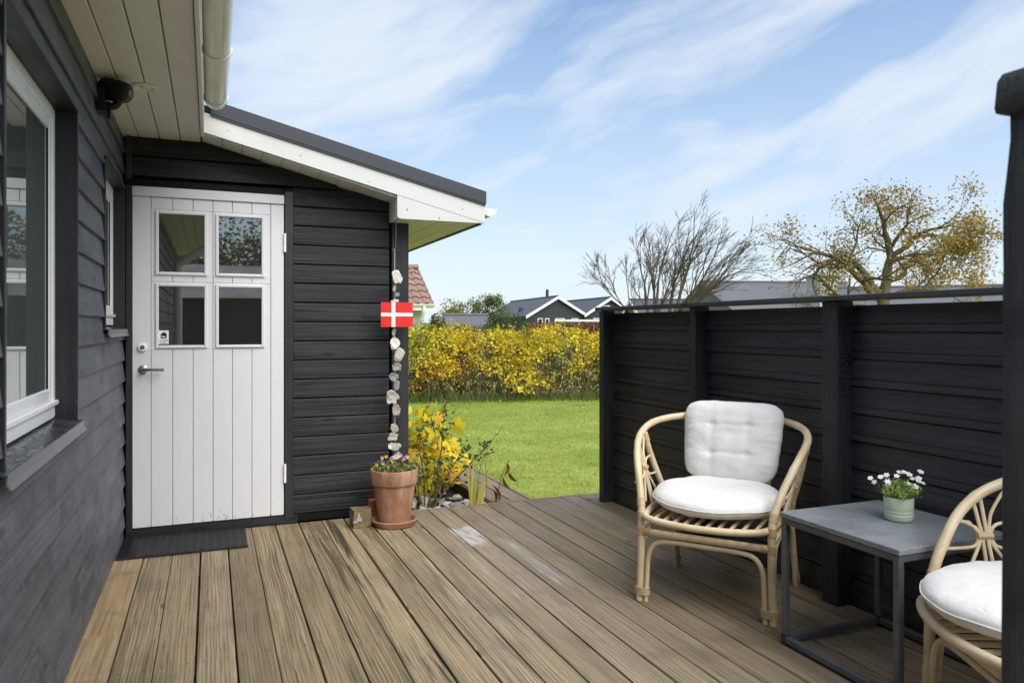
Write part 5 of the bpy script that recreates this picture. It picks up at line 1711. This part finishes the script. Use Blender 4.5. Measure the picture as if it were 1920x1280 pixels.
# ================================================================== GRASS AND HEDGE
def blades(n, xy, h0, h1, w_, mat, name, tint, lean=0.35, z=-0.10, hscale=None):
    """n single-triangle-pair grass blades rooted at xy"""
    H = RNG.uniform(h0, h1, n)[:, None]
    if hscale is not None: H = H * np.asarray(hscale)[:, None]
    A = RNG.uniform(0, 6.283, n); L = RNG.normal(0, lean, n)
    D = np.stack([np.cos(A) * L, np.sin(A) * L, np.ones(n)], 1)
    D /= np.linalg.norm(D, axis=1)[:, None]
    B = RNG.uniform(0, 6.283, n)
    W = np.stack([np.cos(B), np.sin(B), np.zeros(n)], 1) * (w_ * RNG.uniform(0.6, 1.3, n))[:, None]
    P = np.concatenate([xy, np.full((n, 1), z - 0.004)], 1)
    v = np.empty((n, 3, 3))
    v[:, 0] = P - W * 0.5; v[:, 1] = P + W * 0.5; v[:, 2] = P + D * H
    me = bpy.data.meshes.new(name)
    me.vertices.add(n * 3); me.vertices.foreach_set('co', v.reshape(-1))
    me.loops.add(n * 3); me.polygons.add(n)
    me.loops.foreach_set('vertex_index', np.arange(n * 3, dtype=np.int32))
    me.polygons.foreach_set('loop_start', (np.arange(n) * 3).astype(np.int32))
    me.polygons.foreach_set('loop_total', np.full(n, 3, np.int32))
    at = me.attributes.new('tint', 'FLOAT', 'POINT')
    at.data.foreach_set('value', np.repeat(np.clip(tint, 0, 1), 3).astype(np.float32))
    me.materials.append(mat)
    me.update(calc_edges=True)
    return me


def sm_noise(xy, s, seed):
    return np.array([mnoise.noise(Vector((x * s, y * s, seed))) for x, y in xy])


n = 170000
t = RNG.uniform(0, 1, n) ** 0.75
yy = 5.02 + t * 8.6
xx = np.where(yy < 9.4, 2.21, 1.3) + RNG.uniform(0, 1, n) * (np.interp(yy, [5, 14], [3.6, 8.0]))
xy = np.stack([xx, yy], 1)
cell = {}
gx_ = np.floor(xy * 6).astype(int)
lut = {}
big = np.empty(n)
for i, (a, b) in enumerate(gx_):
    k = (a, b)
    if k not in lut: lut[k] = 0.8 * mnoise.noise(Vector((a * 0.20, b * 0.26, 3.3))) + 0.6 * mnoise.noise(Vector((a * 0.55, b * 0.7, 8.3)))
    big[i] = lut[k]
tint = 0.46 + 0.34 * big + RNG.normal(0, 0.17, n)
go = mesh_obj('grass', blades(n, xy, 0.014, 0.034, 0.0055, M_GRASS, 'grass', tint, 1.1), None, (0, 0, 0))
tag(go, 'short green lawn grass beyond the deck', 'grass', kind='stuff')

n = 90
fx = RNG.uniform(2.3, 8.0, n); fy = 5.3 + RNG.uniform(0, 1, n) ** 0.6 * 7.6
fl_c = np.stack([fx, fy, np.full(n, -0.068)], 1)
fm = leaf_cloud(fl_c, RNG.uniform(0.03, 0.06, n), RNG.uniform(0.3, 1.0, n), 'fallen_leaves', M_HEDGE, 0.6, 0.0, np.stack([RNG.normal(0, 1, n), RNG.normal(0, 1, n), np.zeros(n)], 1))
tag(mesh_obj('fallen_leaves', fm, None, (0, 0, 0)), 'fallen yellow leaves scattered over the lawn', 'leaves', kind='stuff')

HA = Vector((0.6, 14.35, -0.10)); HB = Vector((13.5, 11.45, -0.10))      # line the hedge grows on
hd = (HB - HA); HLEN = hd.length; hd.normalize(); hn = Vector((hd.y, -hd.x, 0))   # hn points to the deck
hedge = thing('rose_hedge', 'long waist-high rose hedge with yellow autumn leaves across the end of the lawn', 'hedge', tuple((HA + HB) / 2))
cent = []; sz = []; ti = []; dr = []
# the hedge is a row of grown-together shoots: each clump hangs leaves round a centre
clumps = []
for k in range(620):
    s = random.uniform(0, HLEN)
    top = 1.13 + 0.15 * mnoise.noise(Vector((s * 0.45, 1, 2))) + 0.10 * mnoise.noise(Vector((s * 1.5, 5, 2)))
    u_ = random.random()
    if u_ < 0.40:
        z = top + random.gauss(0.0, 0.07); off = random.uniform(-0.55, 0.45)
    elif u_ < 0.78:
        z = random.uniform(0.52, 1.0) * top; off = 0.50 + 0.18 * mnoise.noise(Vector((s * 0.9, z * 2, 1))) + random.gauss(0, .07)
    else:
        z = random.uniform(0.22, 0.62) * top; off = 0.50 + random.gauss(0, .12)
        if mnoise.noise(Vector((s * 0.55, 3.0, 7.0))) < -0.05 and random.random() < 0.8: continue
    tn = 0.38 + 0.42 * mnoise.noise(Vector((s * 0.8, z * 1.6, 11))) + random.gauss(0, 0.18)
    tn += 0.26 * math.exp(-((s - 3.7) / 0.7) ** 2) * (1 if z < 1.05 else 0.4)
    clumps.append((s, off, z, random.uniform(0.10, 0.24), tn, random.uniform(0.75, 1.3)))
N = 44000
wts = [c[3] ** 2 for c in clumps]
for (s, off, z, r_, tn, ls) in random.choices(clumps, wts, k=N):
    d = Vector([random.gauss(0, 1) for _ in range(3)]); d.normalize()
    q = r_ * random.uniform(0.25, 1.05) ** 0.8
    p = HA + hd * (s + d.x * q * 1.25) + hn * (off + d.y * q)
    zz = z + d.z * q * 0.9
    if zz < 0.03: continue
    cent.append((p.x, p.y, -0.10 + zz)); sz.append(random.uniform(0.028, 0.075) * ls)
    ti.append(tn + random.gauss(0, 0.10))
    dr.append((hn.x * 0.5 + hd.x * d.x * 0.6, hn.y * 0.5 + hd.y * d.x * 0.6, d.z * 0.6 - 0.05))
# stray shoots above the top
for k in range(150):
    s = random.uniform(0, HLEN); top = 1.20 + 0.15 * mnoise.noise(Vector((s * 0.45, 1, 2)))
    l_ = random.uniform(0.06, 0.24); o_ = random.uniform(-0.4, 0.4); dx_ = random.gauss(0, .08)
    for q in range(7):
        p = HA + hd * (s + dx_ * q / 6 + random.gauss(0, .02)) + hn * (o_ + random.gauss(0, .02))
        cent.append((p.x, p.y, -0.1 + top + l_ * q / 6)); sz.append(random.uniform(0.03, 0.06)); ti.append(random.uniform(0.1, 0.7)); dr.append((random.gauss(0, 1), random.gauss(0, 1), 0.3))
ho = mesh_obj('foliage', leaf_cloud(cent, sz, np.array(ti), 'foliage', M_HEDGE, 0.62, 0.2, dr), hedge, (0, 0, 0))
inner = []; it = []
for k in range(15000):
    s = random.uniform(0, HLEN); z = random.uniform(0.02, 1.12); o_ = random.uniform(-0.45, 0.30)
    p = HA + hd * s + hn * o_
    inner.append((p.x, p.y, -0.1 + z)); it.append(random.uniform(0.0, 1.0))
mesh_obj('inner_twigs', leaf_cloud(inner, RNG.uniform(0.08, 0.20, len(inner)), np.array(it), 'inner_twigs', M_TWIGFILL, 0.22, 0.9), hedge, (0, 0, 0))
stm = MB()
for k in range(1100):
    s = random.uniform(0, HLEN); o_ = random.gauss(0.20, 0.16)
    b0 = HA + hd * s + hn * o_
    h_ = random.uniform(0.5, 1.15)
    tip = b0 + hd * random.gauss(0, 0.30) + hn * (random.gauss(0.12, 0.18)) + Vector((0, 0, h_))
    mid = (b0 + tip) / 2 + hd * random.gauss(0, .05) + hn * random.gauss(0, 0.05)
    r0 = random.uniform(0.003, 0.009)
    stm.tube([b0, mid, tip], [r0, r0 * .8, r0 * .4], 4, False)
stm.build('stems', M_HSTEM, hedge, (0, 0, 0))
hips = MB()
for k in range(60):
    i = random.randrange(len(cent)); c = cent[i]
    hips.lathe([(0.004, -0.014), (0.015, -0.006), (0.016, 0.006), (0.005, 0.015)], 6, (c[0] + hn.x * .05, c[1] + hn.y * .05, c[2]))
hips.build('rose_hips', M_RED, hedge, (0, 0, 0))['kind'] = 'stuff'
# rough grass along the foot of the hedge
n = 15000
s = RNG.uniform(0, HLEN, n); o_ = np.abs(RNG.normal(0.36, 0.26, n))
o_ = np.abs(o_ + np.array([0.30 * mnoise.noise(Vector((a_ * 0.8, 0.3, 2.2))) + 0.14 * mnoise.noise(Vector((a_ * 2.7, 0.9, 5.2))) for a_ in s]))
wgt = np.array([0.5 + 0.9 * mnoise.noise(Vector((a_ * 0.9, b_ * 1.5, 4.0))) for a_, b_ in zip(s, o_)])
keep = RNG.uniform(0, 1, n) < np.clip(wgt + 0.15, 0.08, 1)
s, o_ = s[keep], o_[keep]; n = len(s)
hgt = np.array([1.0 + 0.7 * mnoise.noise(Vector((a_ * 0.7, 2.0, 8.0))) for a_ in s])
xy = np.stack([HA.x + hd.x * s + hn.x * o_, HA.y + hd.y * s + hn.y * o_], 1)
tg = mesh_obj('tall_grass', blades(n, xy, 0.06, 0.26, 0.012, M_TALLGRASS, 'tall_grass', RNG.beta(1.6, 2.6, n), 0.5, hscale=hgt), None, (0, 0, 0))
tag(tg, 'rough taller grass along the foot of the yellow hedge', 'grass', kind='stuff')


# ================================================================== TREES
def PD(px, py, D):
    """world point seen from the deck at distance D (used for setting out far things)"""
    return Vector((0, 0, 1.27)) + FWD * D + RGT * ((px - 960) / 1386.7 * D) + Vector((0, 0, (613 - py) / 1386.7 * D))


class Tree:
    def __init__(s, seed): s.r = random.Random(seed); s.mb = MB(); s.tips = []

    def grow(s, p, d, L, r0, depth, maxd, bend, up, wob, split, side, shrink=0.72, low=0.34):
        n = 6 if depth < 2 else 4
        pts = [p.copy()]; rad = [r0]
        r1 = r0 * (0.62 if depth < maxd else 0.25)
        for i in range(n):
            d = (d + bend * (0.05 + 0.035 * depth) + Vector((0, 0, up)) * 0.06 + Vector([s.r.gauss(0, wob) for _ in range(3)])).normalized()
            p = p + d * (L / n)
            pts.append(p.copy()); rad.append(r0 + (r1 - r0) * (i + 1) / n)
        s.mb.tube(pts, rad, 7 if depth == 0 else (5 if depth < 3 else 3), False)
        if depth >= maxd:
            s.tips.append((pts[-1], d)); s.tips.append((pts[len(pts) // 2], d)); return
        k = split[min(depth, len(split) - 1)]
        for c in range(k):
            i = n if c == 0 else s.r.randint(max(1, int(n * low)), n)
            ax = d.orthogonal().normalized(); ax.rotate(Matrix.Rotation(s.r.uniform(0, 6.283), 3, d))
            nd = d.copy(); nd.rotate(Matrix.Rotation(s.r.uniform(0.5, 1.0) * side * (0.5 if c == 0 else 1.0), 3, ax))
            s.grow(pts[i], nd, L * shrink * s.r.uniform(0.8, 1.15), max(rad[i] * (0.80 if c == 0 else 0.62), 0.0075), depth + 1, maxd, bend, up, wob, split, side, shrink, low)


# bare wind-blown tree beyond the fence: a fan of stems swept to the right
bare = thing('bare_tree', 'leafless wind-swept tree with fanned branches beyond the black fence', 'tree', tuple(PD(1235, 690, 24)))
T = Tree(5)
bb = PD(1228, 690, 24); bb.z = -0.1
bb2 = bb + RGT * 0.45
bb3 = bb + Vector((0, 0, 1.0)); bb4 = bb2 + Vector((0, 0, 1.0))
T.mb.tube([bb, bb3], [0.16, 0.12], 8, False); T.mb.tube([bb2, bb4], [0.19, 0.15], 8, False)
for (b0, dx, df, dz, L, r0) in ((bb3, -1.15, 0.1, 1.0, 1.25, .055), (bb3, -0.62, -0.2, 1.0, 1.45, .065), (bb3, -0.22, 0.35, 1.0, 1.5, .07), (bb3, 0.10, -0.3, 1.0, 1.55, .07), (bb4, -0.20, 0.3, 1.0, 1.6, .085), (bb4, 0.18, -0.2, 1.0, 1.6, .08),
                               (bb4, 0.55, 0.1, 1.0, 1.6, .07), (bb4, 0.95, -0.2, 1.0, 1.55, .065), (bb4, 1.5, 0.2, 1.0, 1.4, .055)):
    dd = (RGT * dx * 0.66 + FWD * df + Vector((0, 0, dz))).normalized()
    T.grow(b0, dd, L * 1.20, r0 * 0.9, 0, 5, RGT * (0.16 + 0.14 * max(0, dx)), 0.16, 0.07, [4, 4, 3, 3, 2], 0.50, 0.61, 0.2)
T.mb.build('trunk_and_branches', M_BARK1, bare, tuple(bb), True, 80)

oak = thing('oak_tree', 'gnarled oak with thinning golden brown leaves at the right beyond the fence', 'tree', tuple(PD(1655, 700, 22)))
T = Tree(22)
ob = PD(1655, 700, 22); ob.z = -0.1
trunk = [ob, ob + Vector((0, 0, 1.2)), ob + Vector((0, 0, 2.15)) + RGT * 0.02, ob + Vector((0, 0, 2.75)) + RGT * 0.12]
T.mb.tube(catmull(trunk, 4), [0.21 - 0.006 * i for i in range(13)], 9, False)
limbs = [(trunk[2], (-0.85, 0.1, 0.22), 1.65, .13), (trunk[2], (-0.55, -0.3, 0.55), 1.6, .12), (trunk[3], (-0.15, 0.2, 1.0), 1.35, .11), (trunk[3], (0.55, -0.1, 0.75), 1.35, .14), (trunk[3], (0.9, 0.3, 0.30), 1.6, .10), (trunk[2], (0.5, -0.4, 0.35), 1.3, .08),
         (trunk[1] + Vector((0, 0, .6)), (-0.9, 0.3, 0.45), 1.3, .09)]
for (b0, (dx, df, dz), L, r0) in limbs:
    dd = (RGT * dx + FWD * df + Vector((0, 0, dz))).normalized()
    T.grow(b0, dd, L * 1.13, r0, 0, 4, RGT * 0.34, -0.10, 0.22, [3, 3, 3, 4], 0.85, 0.69)
T.mb.build('trunk_and_branches', M_BARK2, oak, tuple(ob), True, 80)
cent = []; sz = []; ti = []
rr = random.Random(3)
for (p, d) in T.tips:
    rx = (p - ob).dot(RGT)
    dens = 0.26 + 1.15 * mnoise.noise(p * 1.1) + 0.10 * rx
    kk = int(min(0.9, max(0, dens)) * 28)
    cl = rr.gauss(0.5, 0.2)
    for q in range(kk):
        cent.append(p + Vector([rr.gauss(0, .14) for _ in range(3)])); sz.append(rr.uniform(0.05, 0.115)); ti.append(cl + rr.gauss(0, .18))
mesh_obj('crown', leaf_cloud(cent, sz, np.array(ti), 'crown', M_OAKLEAF, 0.62, 0.0), oak, (0, 0, 0))


def bushy(name, label, base, w_, h_, mat, n, leaf, seed, cat='tree', trunk=True, group=None):
    """small far tree: limbs plus a broken crown of leaf clumps"""
    root = thing(name, label, cat, tuple(base), group)
    rr = random.Random(seed)
    base = Vector(base)
    if trunk:
        T = Tree(seed)
        for k in range(4):
            dd = Vector((rr.gauss(0, .35), rr.gauss(0, .35), 1)).normalized()
            T.grow(base, dd, h_ * 0.42, 0.05 * h_ / 3, 0, 3, Vector((0, 0, 0)), 0.2, 0.12, [3, 3, 2], 0.6, 0.66)
        T.mb.build('trunk', M_BARK2, root, tuple(base), True, 80)
    cl = []
    for k in range(int(14 + n / 260)):
        a = rr.uniform(0, 6.283); l = math.sqrt(rr.random()); z = rr.uniform(0.30 if trunk else 0.12, 0.94)
        env = math.sin(math.pi * min(1, max(0.08, (z * 0.88 + 0.04)))) ** 0.6
        cl.append((base + Vector((math.cos(a) * l * w_ * 0.46 * env, math.sin(a) * l * w_ * 0.46 * env, z * h_)), rr.uniform(0.10, 0.22) * w_, rr.gauss(0.5, .22)))
    cent = []; sz = []; ti = []
    for k in range(n):
        c, r_, tn = rr.choice(cl)
        d = Vector([rr.gauss(0, 1) for _ in range(3)]); d.normalize()
        p = c + d * r_ * rr.uniform(0.45, 1.0)
        if p.z < base.z + 0.05: continue
        cent.append(p); sz.append(leaf * rr.uniform(0.6, 1.3)); ti.append(tn + rr.gauss(0, .14))
    mesh_obj('crown', leaf_cloud(cent, sz, np.array(ti), 'crown', mat, 0.6, 0.2), root, (0, 0, 0))
    return root


def gp(px, D, z=-0.1):
    p = PD(px, 613, D); return (p.x, p.y, z)


bushy('autumn_tree', 'olive brown bushy tree behind the small grey roof', gp(850, 46), 2.6, 2.9, M_OLIVE, 5200, 0.13, 31)
bushy('autumn_tree', 'greener rounded tree left of the black gabled house', gp(915, 48), 2.9, 3.3, M_TREEGREEN, 6200, 0.13, 32)
bushy('autumn_tree', 'low dark tree just right of the tiled roof', gp(824, 40), 1.5, 2.0, M_TREEGREEN, 2600, 0.12, 33)
bushy('evergreen_bush', 'rounded dark evergreen bush rising behind the yellow hedge', gp(948, 19), 1.50, 1.68, M_EVERGREEN, 7500, 0.055, 34, 'bush', False)
bushy('olive_bush', 'low olive bush between the yellow hedge and the small grey roof', gp(862, 20), 1.35, 1.50, M_OLIVE, 5000, 0.055, 35, 'bush', False)
bushy('olive_bush', 'low olive bush below the tiled roof behind the hedge', gp(800, 20), 1.2, 1.44, M_TREEGREEN, 4000, 0.055, 36, 'bush', False)
rh = thing('red_hedge', 'low clipped hedge of reddish brown leaves behind the yellow hedge', 'hedge', gp(1080, 24))
cent = []; ti = []
ra = Vector(gp(990, 24)); rb = Vector(gp(1230, 24))
for k in range(9000):
    s_ = random.random(); p = ra.lerp(rb, s_) + FWD * random.uniform(-.3, .3)
    z = 1.50 * random.random() ** 0.35 + 0.03 * mnoise.noise(Vector((s_ * 30, 1, 1)))
    cent.append((p.x, p.y, -0.1 + z)); ti.append(0.45 + 0.4 * mnoise.noise(Vector((s_ * 14, z * 2, 1))) + random.gauss(0, .15))
mesh_obj('foliage', leaf_cloud(cent, RNG.uniform(.04, .08, len(cent)), np.array(ti), 'foliage', M_REDHEDGE, 0.6, 0.5), rh, (0, 0, 0))
st_ = MB()
for k in range(40):
    p = ra.lerp(rb, k / 39); st_.tube([p, p + Vector((0, 0, 1.3))], [0.02, 0.008], 4, False)
st_.build('stems', M_HSTEM, rh)


# ================================================================== FAR HOUSES
def gabled(name, label, apex_near, ridge_dir, length, halfw, rise, wall_h_bottom, wall, roofm, trim=None, over=0.25, boards=True):
    """apex_near: world point of the ridge at the near gable; ridge runs along ridge_dir"""
    A = Vector(apex_near); r_ = Vector(ridge_dir).normalized(); c = Vector((r_.y, -r_.x, 0))
    base = Vector((A.x, A.y, -0.1))
    root = thing(name, label, 'house', tuple(base))
    ez = A.z - rise
    E1, E2 = A - c * halfw, A + c * halfw
    E1.z = E2.z = ez
    far = r_ * length
    hw2 = halfw - over * 0.8; k = rise * (hw2 / halfw)
    W1_, W2_ = A - c * hw2, A + c * hw2
    ins = r_ * over
    lo = -0.1
    top = A.z - 0.06
    V = [(W1_ + ins).xy.to_3d() + Vector((0, 0, lo)), (W2_ + ins).xy.to_3d() + Vector((0, 0, lo)), (W2_ + ins).xy.to_3d() + Vector((0, 0, A.z - k - .06)), (A + ins).xy.to_3d() + Vector((0, 0, top)), (W1_ + ins).xy.to_3d() + Vector((0, 0, A.z - k - .06))]
    V2 = [v + r_ * (length - 2 * over) for v in V]
    wl = MB().add(V + V2, [(0, 1, 2, 3, 4), (9, 8, 7, 6, 5), (0, 5, 6, 1), (1, 6, 7, 2), (2, 7, 8, 3), (3, 8, 9, 4), (4, 9, 5, 0)]).build('wall', wall, root)
    if boards:
        # cladding boards on the near gable
        nb = int((top - 0.0) / 0.16)
        for i in range(nb):
            z = 0.0 + i * 0.16
            if z + .15 > top - 0.05: break
            lim = hw2 if z + .15 < A.z - k - .06 else max(0.1, hw2 * (top - z - .15) / max(.01, (top - (A.z - k - .06))))
            p = A + ins - r_ * 0.012
            pr = [(-lim, z), (lim, z), (lim, z + 0.15), (-lim, z + 0.15)]
            MB().prism(pr, (p.x, p.y, 0), tuple(r_), 0.011, tuple(c), (0, 0, 1)).build('cladding_board', wall, wl)
    th = Vector((0, 0, 0.10))
    for (e_, nm) in ((E1, 'roof_slope'), (E2, 'roof_slope')):
        V = [A, e_, e_ + far, A + far, A - th, e_ - th, e_ + far - th, A + far - th]
        MB().add(V, [(0, 1, 2, 3), (7, 6, 5, 4), (0, 4, 5, 1), (1, 5, 6, 2), (2, 6, 7, 3), (3, 7, 4, 0)]).build(nm, roofm, root)
    if trim:
        for e_ in (E1, E2):
            a = A - r_ * 0.03 + Vector((0, 0, 0.02)); b = e_ - r_ * 0.03 + Vector((0, 0, 0.02))
            V = [a, b, b - Vector((0, 0, .24)), a - Vector((0, 0, .24))]
            V += [v + r_ * 0.03 for v in V]
            MB().add(V, [(0, 1, 2, 3), (7, 6, 5, 4), (0, 4, 5, 1), (1, 5, 6, 2), (2, 6, 7, 3), (3, 7, 4, 0)]).build('bargeboard', trim, root)
    MB().tube([A + Vector((0, 0, .02)), A + far + Vector((0, 0, .02))], 0.07, 6).build('ridge_cap', roofm, root)
    return root, A, r_, c, ez


rd = (RGT * -3.9 + FWD * 13.3)
H1, A_, r_, c_, ez = gabled('far_house', 'black gabled house with white bargeboards beyond the yellow hedge', PD(1047, 555, 60), rd, 13.8, 2.75, 1.62, -0.1, M_FARBLACK, M_SLATE, M_FARWHITE)
fl0 = PD(1026, 556, 65)
MB().tube([fl0 - Vector((0, 0, .3)), fl0 + Vector((0, 0, .62))], 0.13, 10).build('flue', M_FARBLACK, H1, smooth=True, sharp=40)
for (o_, wd) in ((-1.5, .42), (-0.9, .35), (0.2, 0.8), (1.5, .6)):
    p = A_ + r_ * 0.22 + c_ * o_
    w_ = MB().prism([(-wd / 2, 1.15), (wd / 2, 1.15), (wd / 2, 1.98), (-wd / 2, 1.98)], (p.x, p.y, 0), tuple(-r_), 0.05, tuple(c_), (0, 0, 1)).build('window', M_FARWHITE, H1)
    MB().prism([(-wd / 2 + .06, 1.21), (wd / 2 - .06, 1.21), (wd / 2 - .06, 1.92), (-wd / 2 + .06, 1.92)], (p.x - r_.x * .052, p.y - r_.y * .052, 0), tuple(-r_), 0.02, tuple(c_), (0, 0, 1)).build('pane', M_DARKROOM, w_)
p = A_ - c_ * 1.95 + r_ * 4.0
MB().box(p.x - .15, p.x + .15, p.y - .15, p.y + .15, A_.z - 1.25, A_.z - 0.85).build('roof_vent', M_FARBLACK, H1)
wb = PD(1080, 601.5, 52)
# white flat canopy edge in front of the gables
cano = MB(); a = PD(1040, 601, 52); b = PD(1150, 601, 52)
cano.bar(a, b, 0.6, 0.14)
cano.build('canopy', M_FARWHITE, H1)
H2, A_, r_, c_, ez = gabled('far_house', 'second black gable with white bargeboards right behind the fence end post', PD(1146, 557, 61), rd, 12.0, 2.35, 1.45, -0.1, M_FARBLACK, M_SLATE, M_FARWHITE)
for (o_, wd, za, zb_) in ((-0.5, .9, 2.55, 3.05), (-1.2, .6, 1.2, 2.0), (0.6, .6, 1.2, 2.0)):
    p = A_ + r_ * 0.22 + c_ * o_
    w_ = MB().prism([(-wd / 2, za), (wd / 2, za), (wd / 2, zb_), (-wd / 2, zb_)], (p.x, p.y, 0), tuple(-r_), 0.05, tuple(c_), (0, 0, 1)).build('window', M_FARWHITE, H2)
    MB().prism([(-wd / 2 + .06, za + .06), (wd / 2 - .06, za + .06), (wd / 2 - .06, zb_ - .06), (-wd / 2 + .06, zb_ - .06)], (p.x - r_.x * .052, p.y - r_.y * .052, 0), tuple(-r_), 0.02, tuple(c_), (0, 0, 1)).build('pane', M_DARKROOM, w_)
gabled('far_shed', 'small low grey-roofed outbuilding behind the hedge', PD(832, 591, 32), RGT * 1.0 + FWD * 0.25, 2.0, 0.75, 0.42, -0.1, M_FARGREY, M_ROOFGREY, None, 0.1)
H3, A_, r_, c_, ez = gabled('far_house', 'grey gabled house with a long light grey roof behind the bare tree', PD(1312, 529, 34), RGT * 1.0 + FWD * 0.12, 7.2, 3.6, 1.35, -0.1, M_FARGREY, M_ROOFGREY, None, 0.15)
H5, A_, r_, c_, ez = gabled('far_house', 'dark roofed house between the bare tree stems', PD(1180, 562, 44), RGT * 1.0 + FWD * 0.05, 4.2, 3.0, 1.1, -0.1, M_FARBLACK, M_SLATE, M_FARWHITE, 0.2)
H4, A_, r_, c_, ez = gabled('far_house', 'long low house with a pale grey roof behind the oak', PD(1560, 541, 34), RGT * 1.0 - FWD * 0.36, 12.0, 3.4, 1.3, -0.1, M_FARGREY, M_ROOFGREY, None, 0.15)
fp = PD(1540, 545, 31.5)
MB().box(fp.x - .46, fp.x + .46, fp.y - .4, fp.y + .4, 0.5, PD(1540, 521, 31.5).z).build('chimney', M_FLUE, H3)
tz = PD(1540, 521, 31.5).z
MB().box(fp.x - .54, fp.x + .54, fp.y - .48, fp.y + .48, tz, tz + 0.07).build('chimney_cap', M_FLUECAP, H3)
MB().tube([(fp.x + .05, fp.y, tz + .07), (fp.x + .05, fp.y, tz + .2)], 0.06, 8).build('flue', M_FLUE, H3)

# neighbour's tiled house just right of the shed corner
th = thing('tiled_house', 'cream house with a red clay tiled roof just right of the shed corner', 'house', (5.0, 26.0, -0.1))
ex, ey, ezz = 6.97, 24.10, 2.03
ry, rz_ = 26.15, 3.38
MB().box(1.0, 6.68, 24.5, 28.0, -0.1, 2.02).build('wall', M_CREAM, th)
slope = math.hypot(ry - ey, rz_ - ezz)
sv = Vector((0, (ry - ey) / slope, (rz_ - ezz) / slope)); nv_ = Vector((0, -sv.z, sv.y))


def pantile(wd, ln, lift):
    mb = MB(); n = 8
    for (t, dz) in ((0.0, lift), (ln, 0.0)):
        for th_ in (0.0, -0.016):
            for i in range(n + 1):
                x = wd * i / n
                h_ = 0.034 * math.sin(2 * math.pi * i / n + 0.6)
                q = Vector((x, 0, 0)) + sv * t + nv_ * (h_ + dz + th_)
                mb.v.append(tuple(q))
    m_ = n + 1
    for i in range(n):
        mb.f.append((i, i + 1, 2 * m_ + i + 1, 2 * m_ + i)); mb.f.append((m_ + i + 1, m_ + i, 3 * m_ + i, 3 * m_ + i + 1))
        mb.f.append((i + 1, i, m_ + i, m_ + i + 1))
    return mb.mesh('roof_tile', M_TILE, (0, 0, 0), True, 50)


PT = pantile(0.300, 0.46, 0.05)
roofp = part_root('roof', th, (4.5, 25.1, 2.7))
nc = int(math.ceil(slope / 0.42))
for r_ in range(nc):
    for c in range(12):
        o = mesh_obj('roof_tile', PT, roofp, Vector((ex - 0.300 * (c + 1), ey, ezz)) + sv * (0.42 * r_))
MB().add([(1.0, ey, ezz - .02), (ex, ey, ezz - .02), (ex, ry, rz_ - .02), (1.0, ry, rz_ - .02), (1.0, 28.2, 2.03), (ex, 28.2, 2.03)], [(0, 1, 2, 3), (3, 2, 5, 4)]).build('underlay', M_TILE, roofp)
MB().add([(6.69, 24.5, 2.02), (6.69, 28.0, 2.02), (6.69, 26.15, 3.3)], [(0, 1, 2)]).build('gable', M_CREAM, th)
for k in range(9):
    x1_ = ex - 0.42 * k
    MB().tube([(x1_ - .40, ry, rz_ + .05), (x1_, ry, rz_ + .07)], 0.10, 8).build('ridge_tile', M_TILE, roofp, smooth=True, sharp=50)
sg = MB(); half_round(sg, 0, 5.9, 0.075, 0.008, 10, (0, 0))
sg.v = [(ex + 0.02 - y, ey - 0.06 + x, ezz + 0.01 + z) for x, y, z in sg.v]
sg.build('gutter', M_FRAME, th, smooth=True, sharp=50)
MB().box(1.0, ex, ey - 0.01, ey + 0.02, ezz - 0.20, ezz - 0.03).build('fascia', M_FRAME, th)
MB().tube(catmull([(6.62, ey - 0.06, ezz - 0.06), (6.62, ey - 0.05, ezz - 0.25), (6.58, ey + 0.25, ezz - 0.55), (6.56, 24.46, 1.3), (6.56, 24.46, 0.0)], 5), 0.05, 8).build('downpipe', M_FRAME, th, smooth=True)

# ---- behind the viewer: what the door panes mirror
gs = thing('garden_shed', 'dark timber garden shed with a tiled roof behind the viewer', 'shed', (3.5, -8.5, -0.1))
MB().box(-2.5, 7.5, -10.5, -7.6, -0.1, 1.95).build('wall', M_FARBLACK, gs)
MB().add([(-2.9, -7.2, 1.9), (7.9, -7.2, 1.9), (7.9, -9.05, 2.75), (-2.9, -9.05, 2.75), (-2.9, -10.9, 1.9), (7.9, -10.9, 1.9)], [(0, 1, 2, 3), (3, 2, 5, 4), (0, 3, 4), (1, 5, 2)]).build('roof', M_DARKTILE, gs)
bushy('garden_tree', 'leafy tree behind the viewer, left of the garden shed', (-1.0, -14.0, -0.1), 5.4, 4.2, M_OLIVE, 15000, 0.13, 51)
bushy('garden_tree', 'leafy tree behind the viewer, beyond the garden shed', (2.8, -14.5, -0.1), 6.0, 4.5, M_OLIVE, 16000, 0.13, 52)
bushy('garden_tree', 'leafy tree behind the viewer, right of the garden shed', (7.2, -14.0, -0.1), 5.6, 4.2, M_OLIVE, 13000, 0.13, 53)
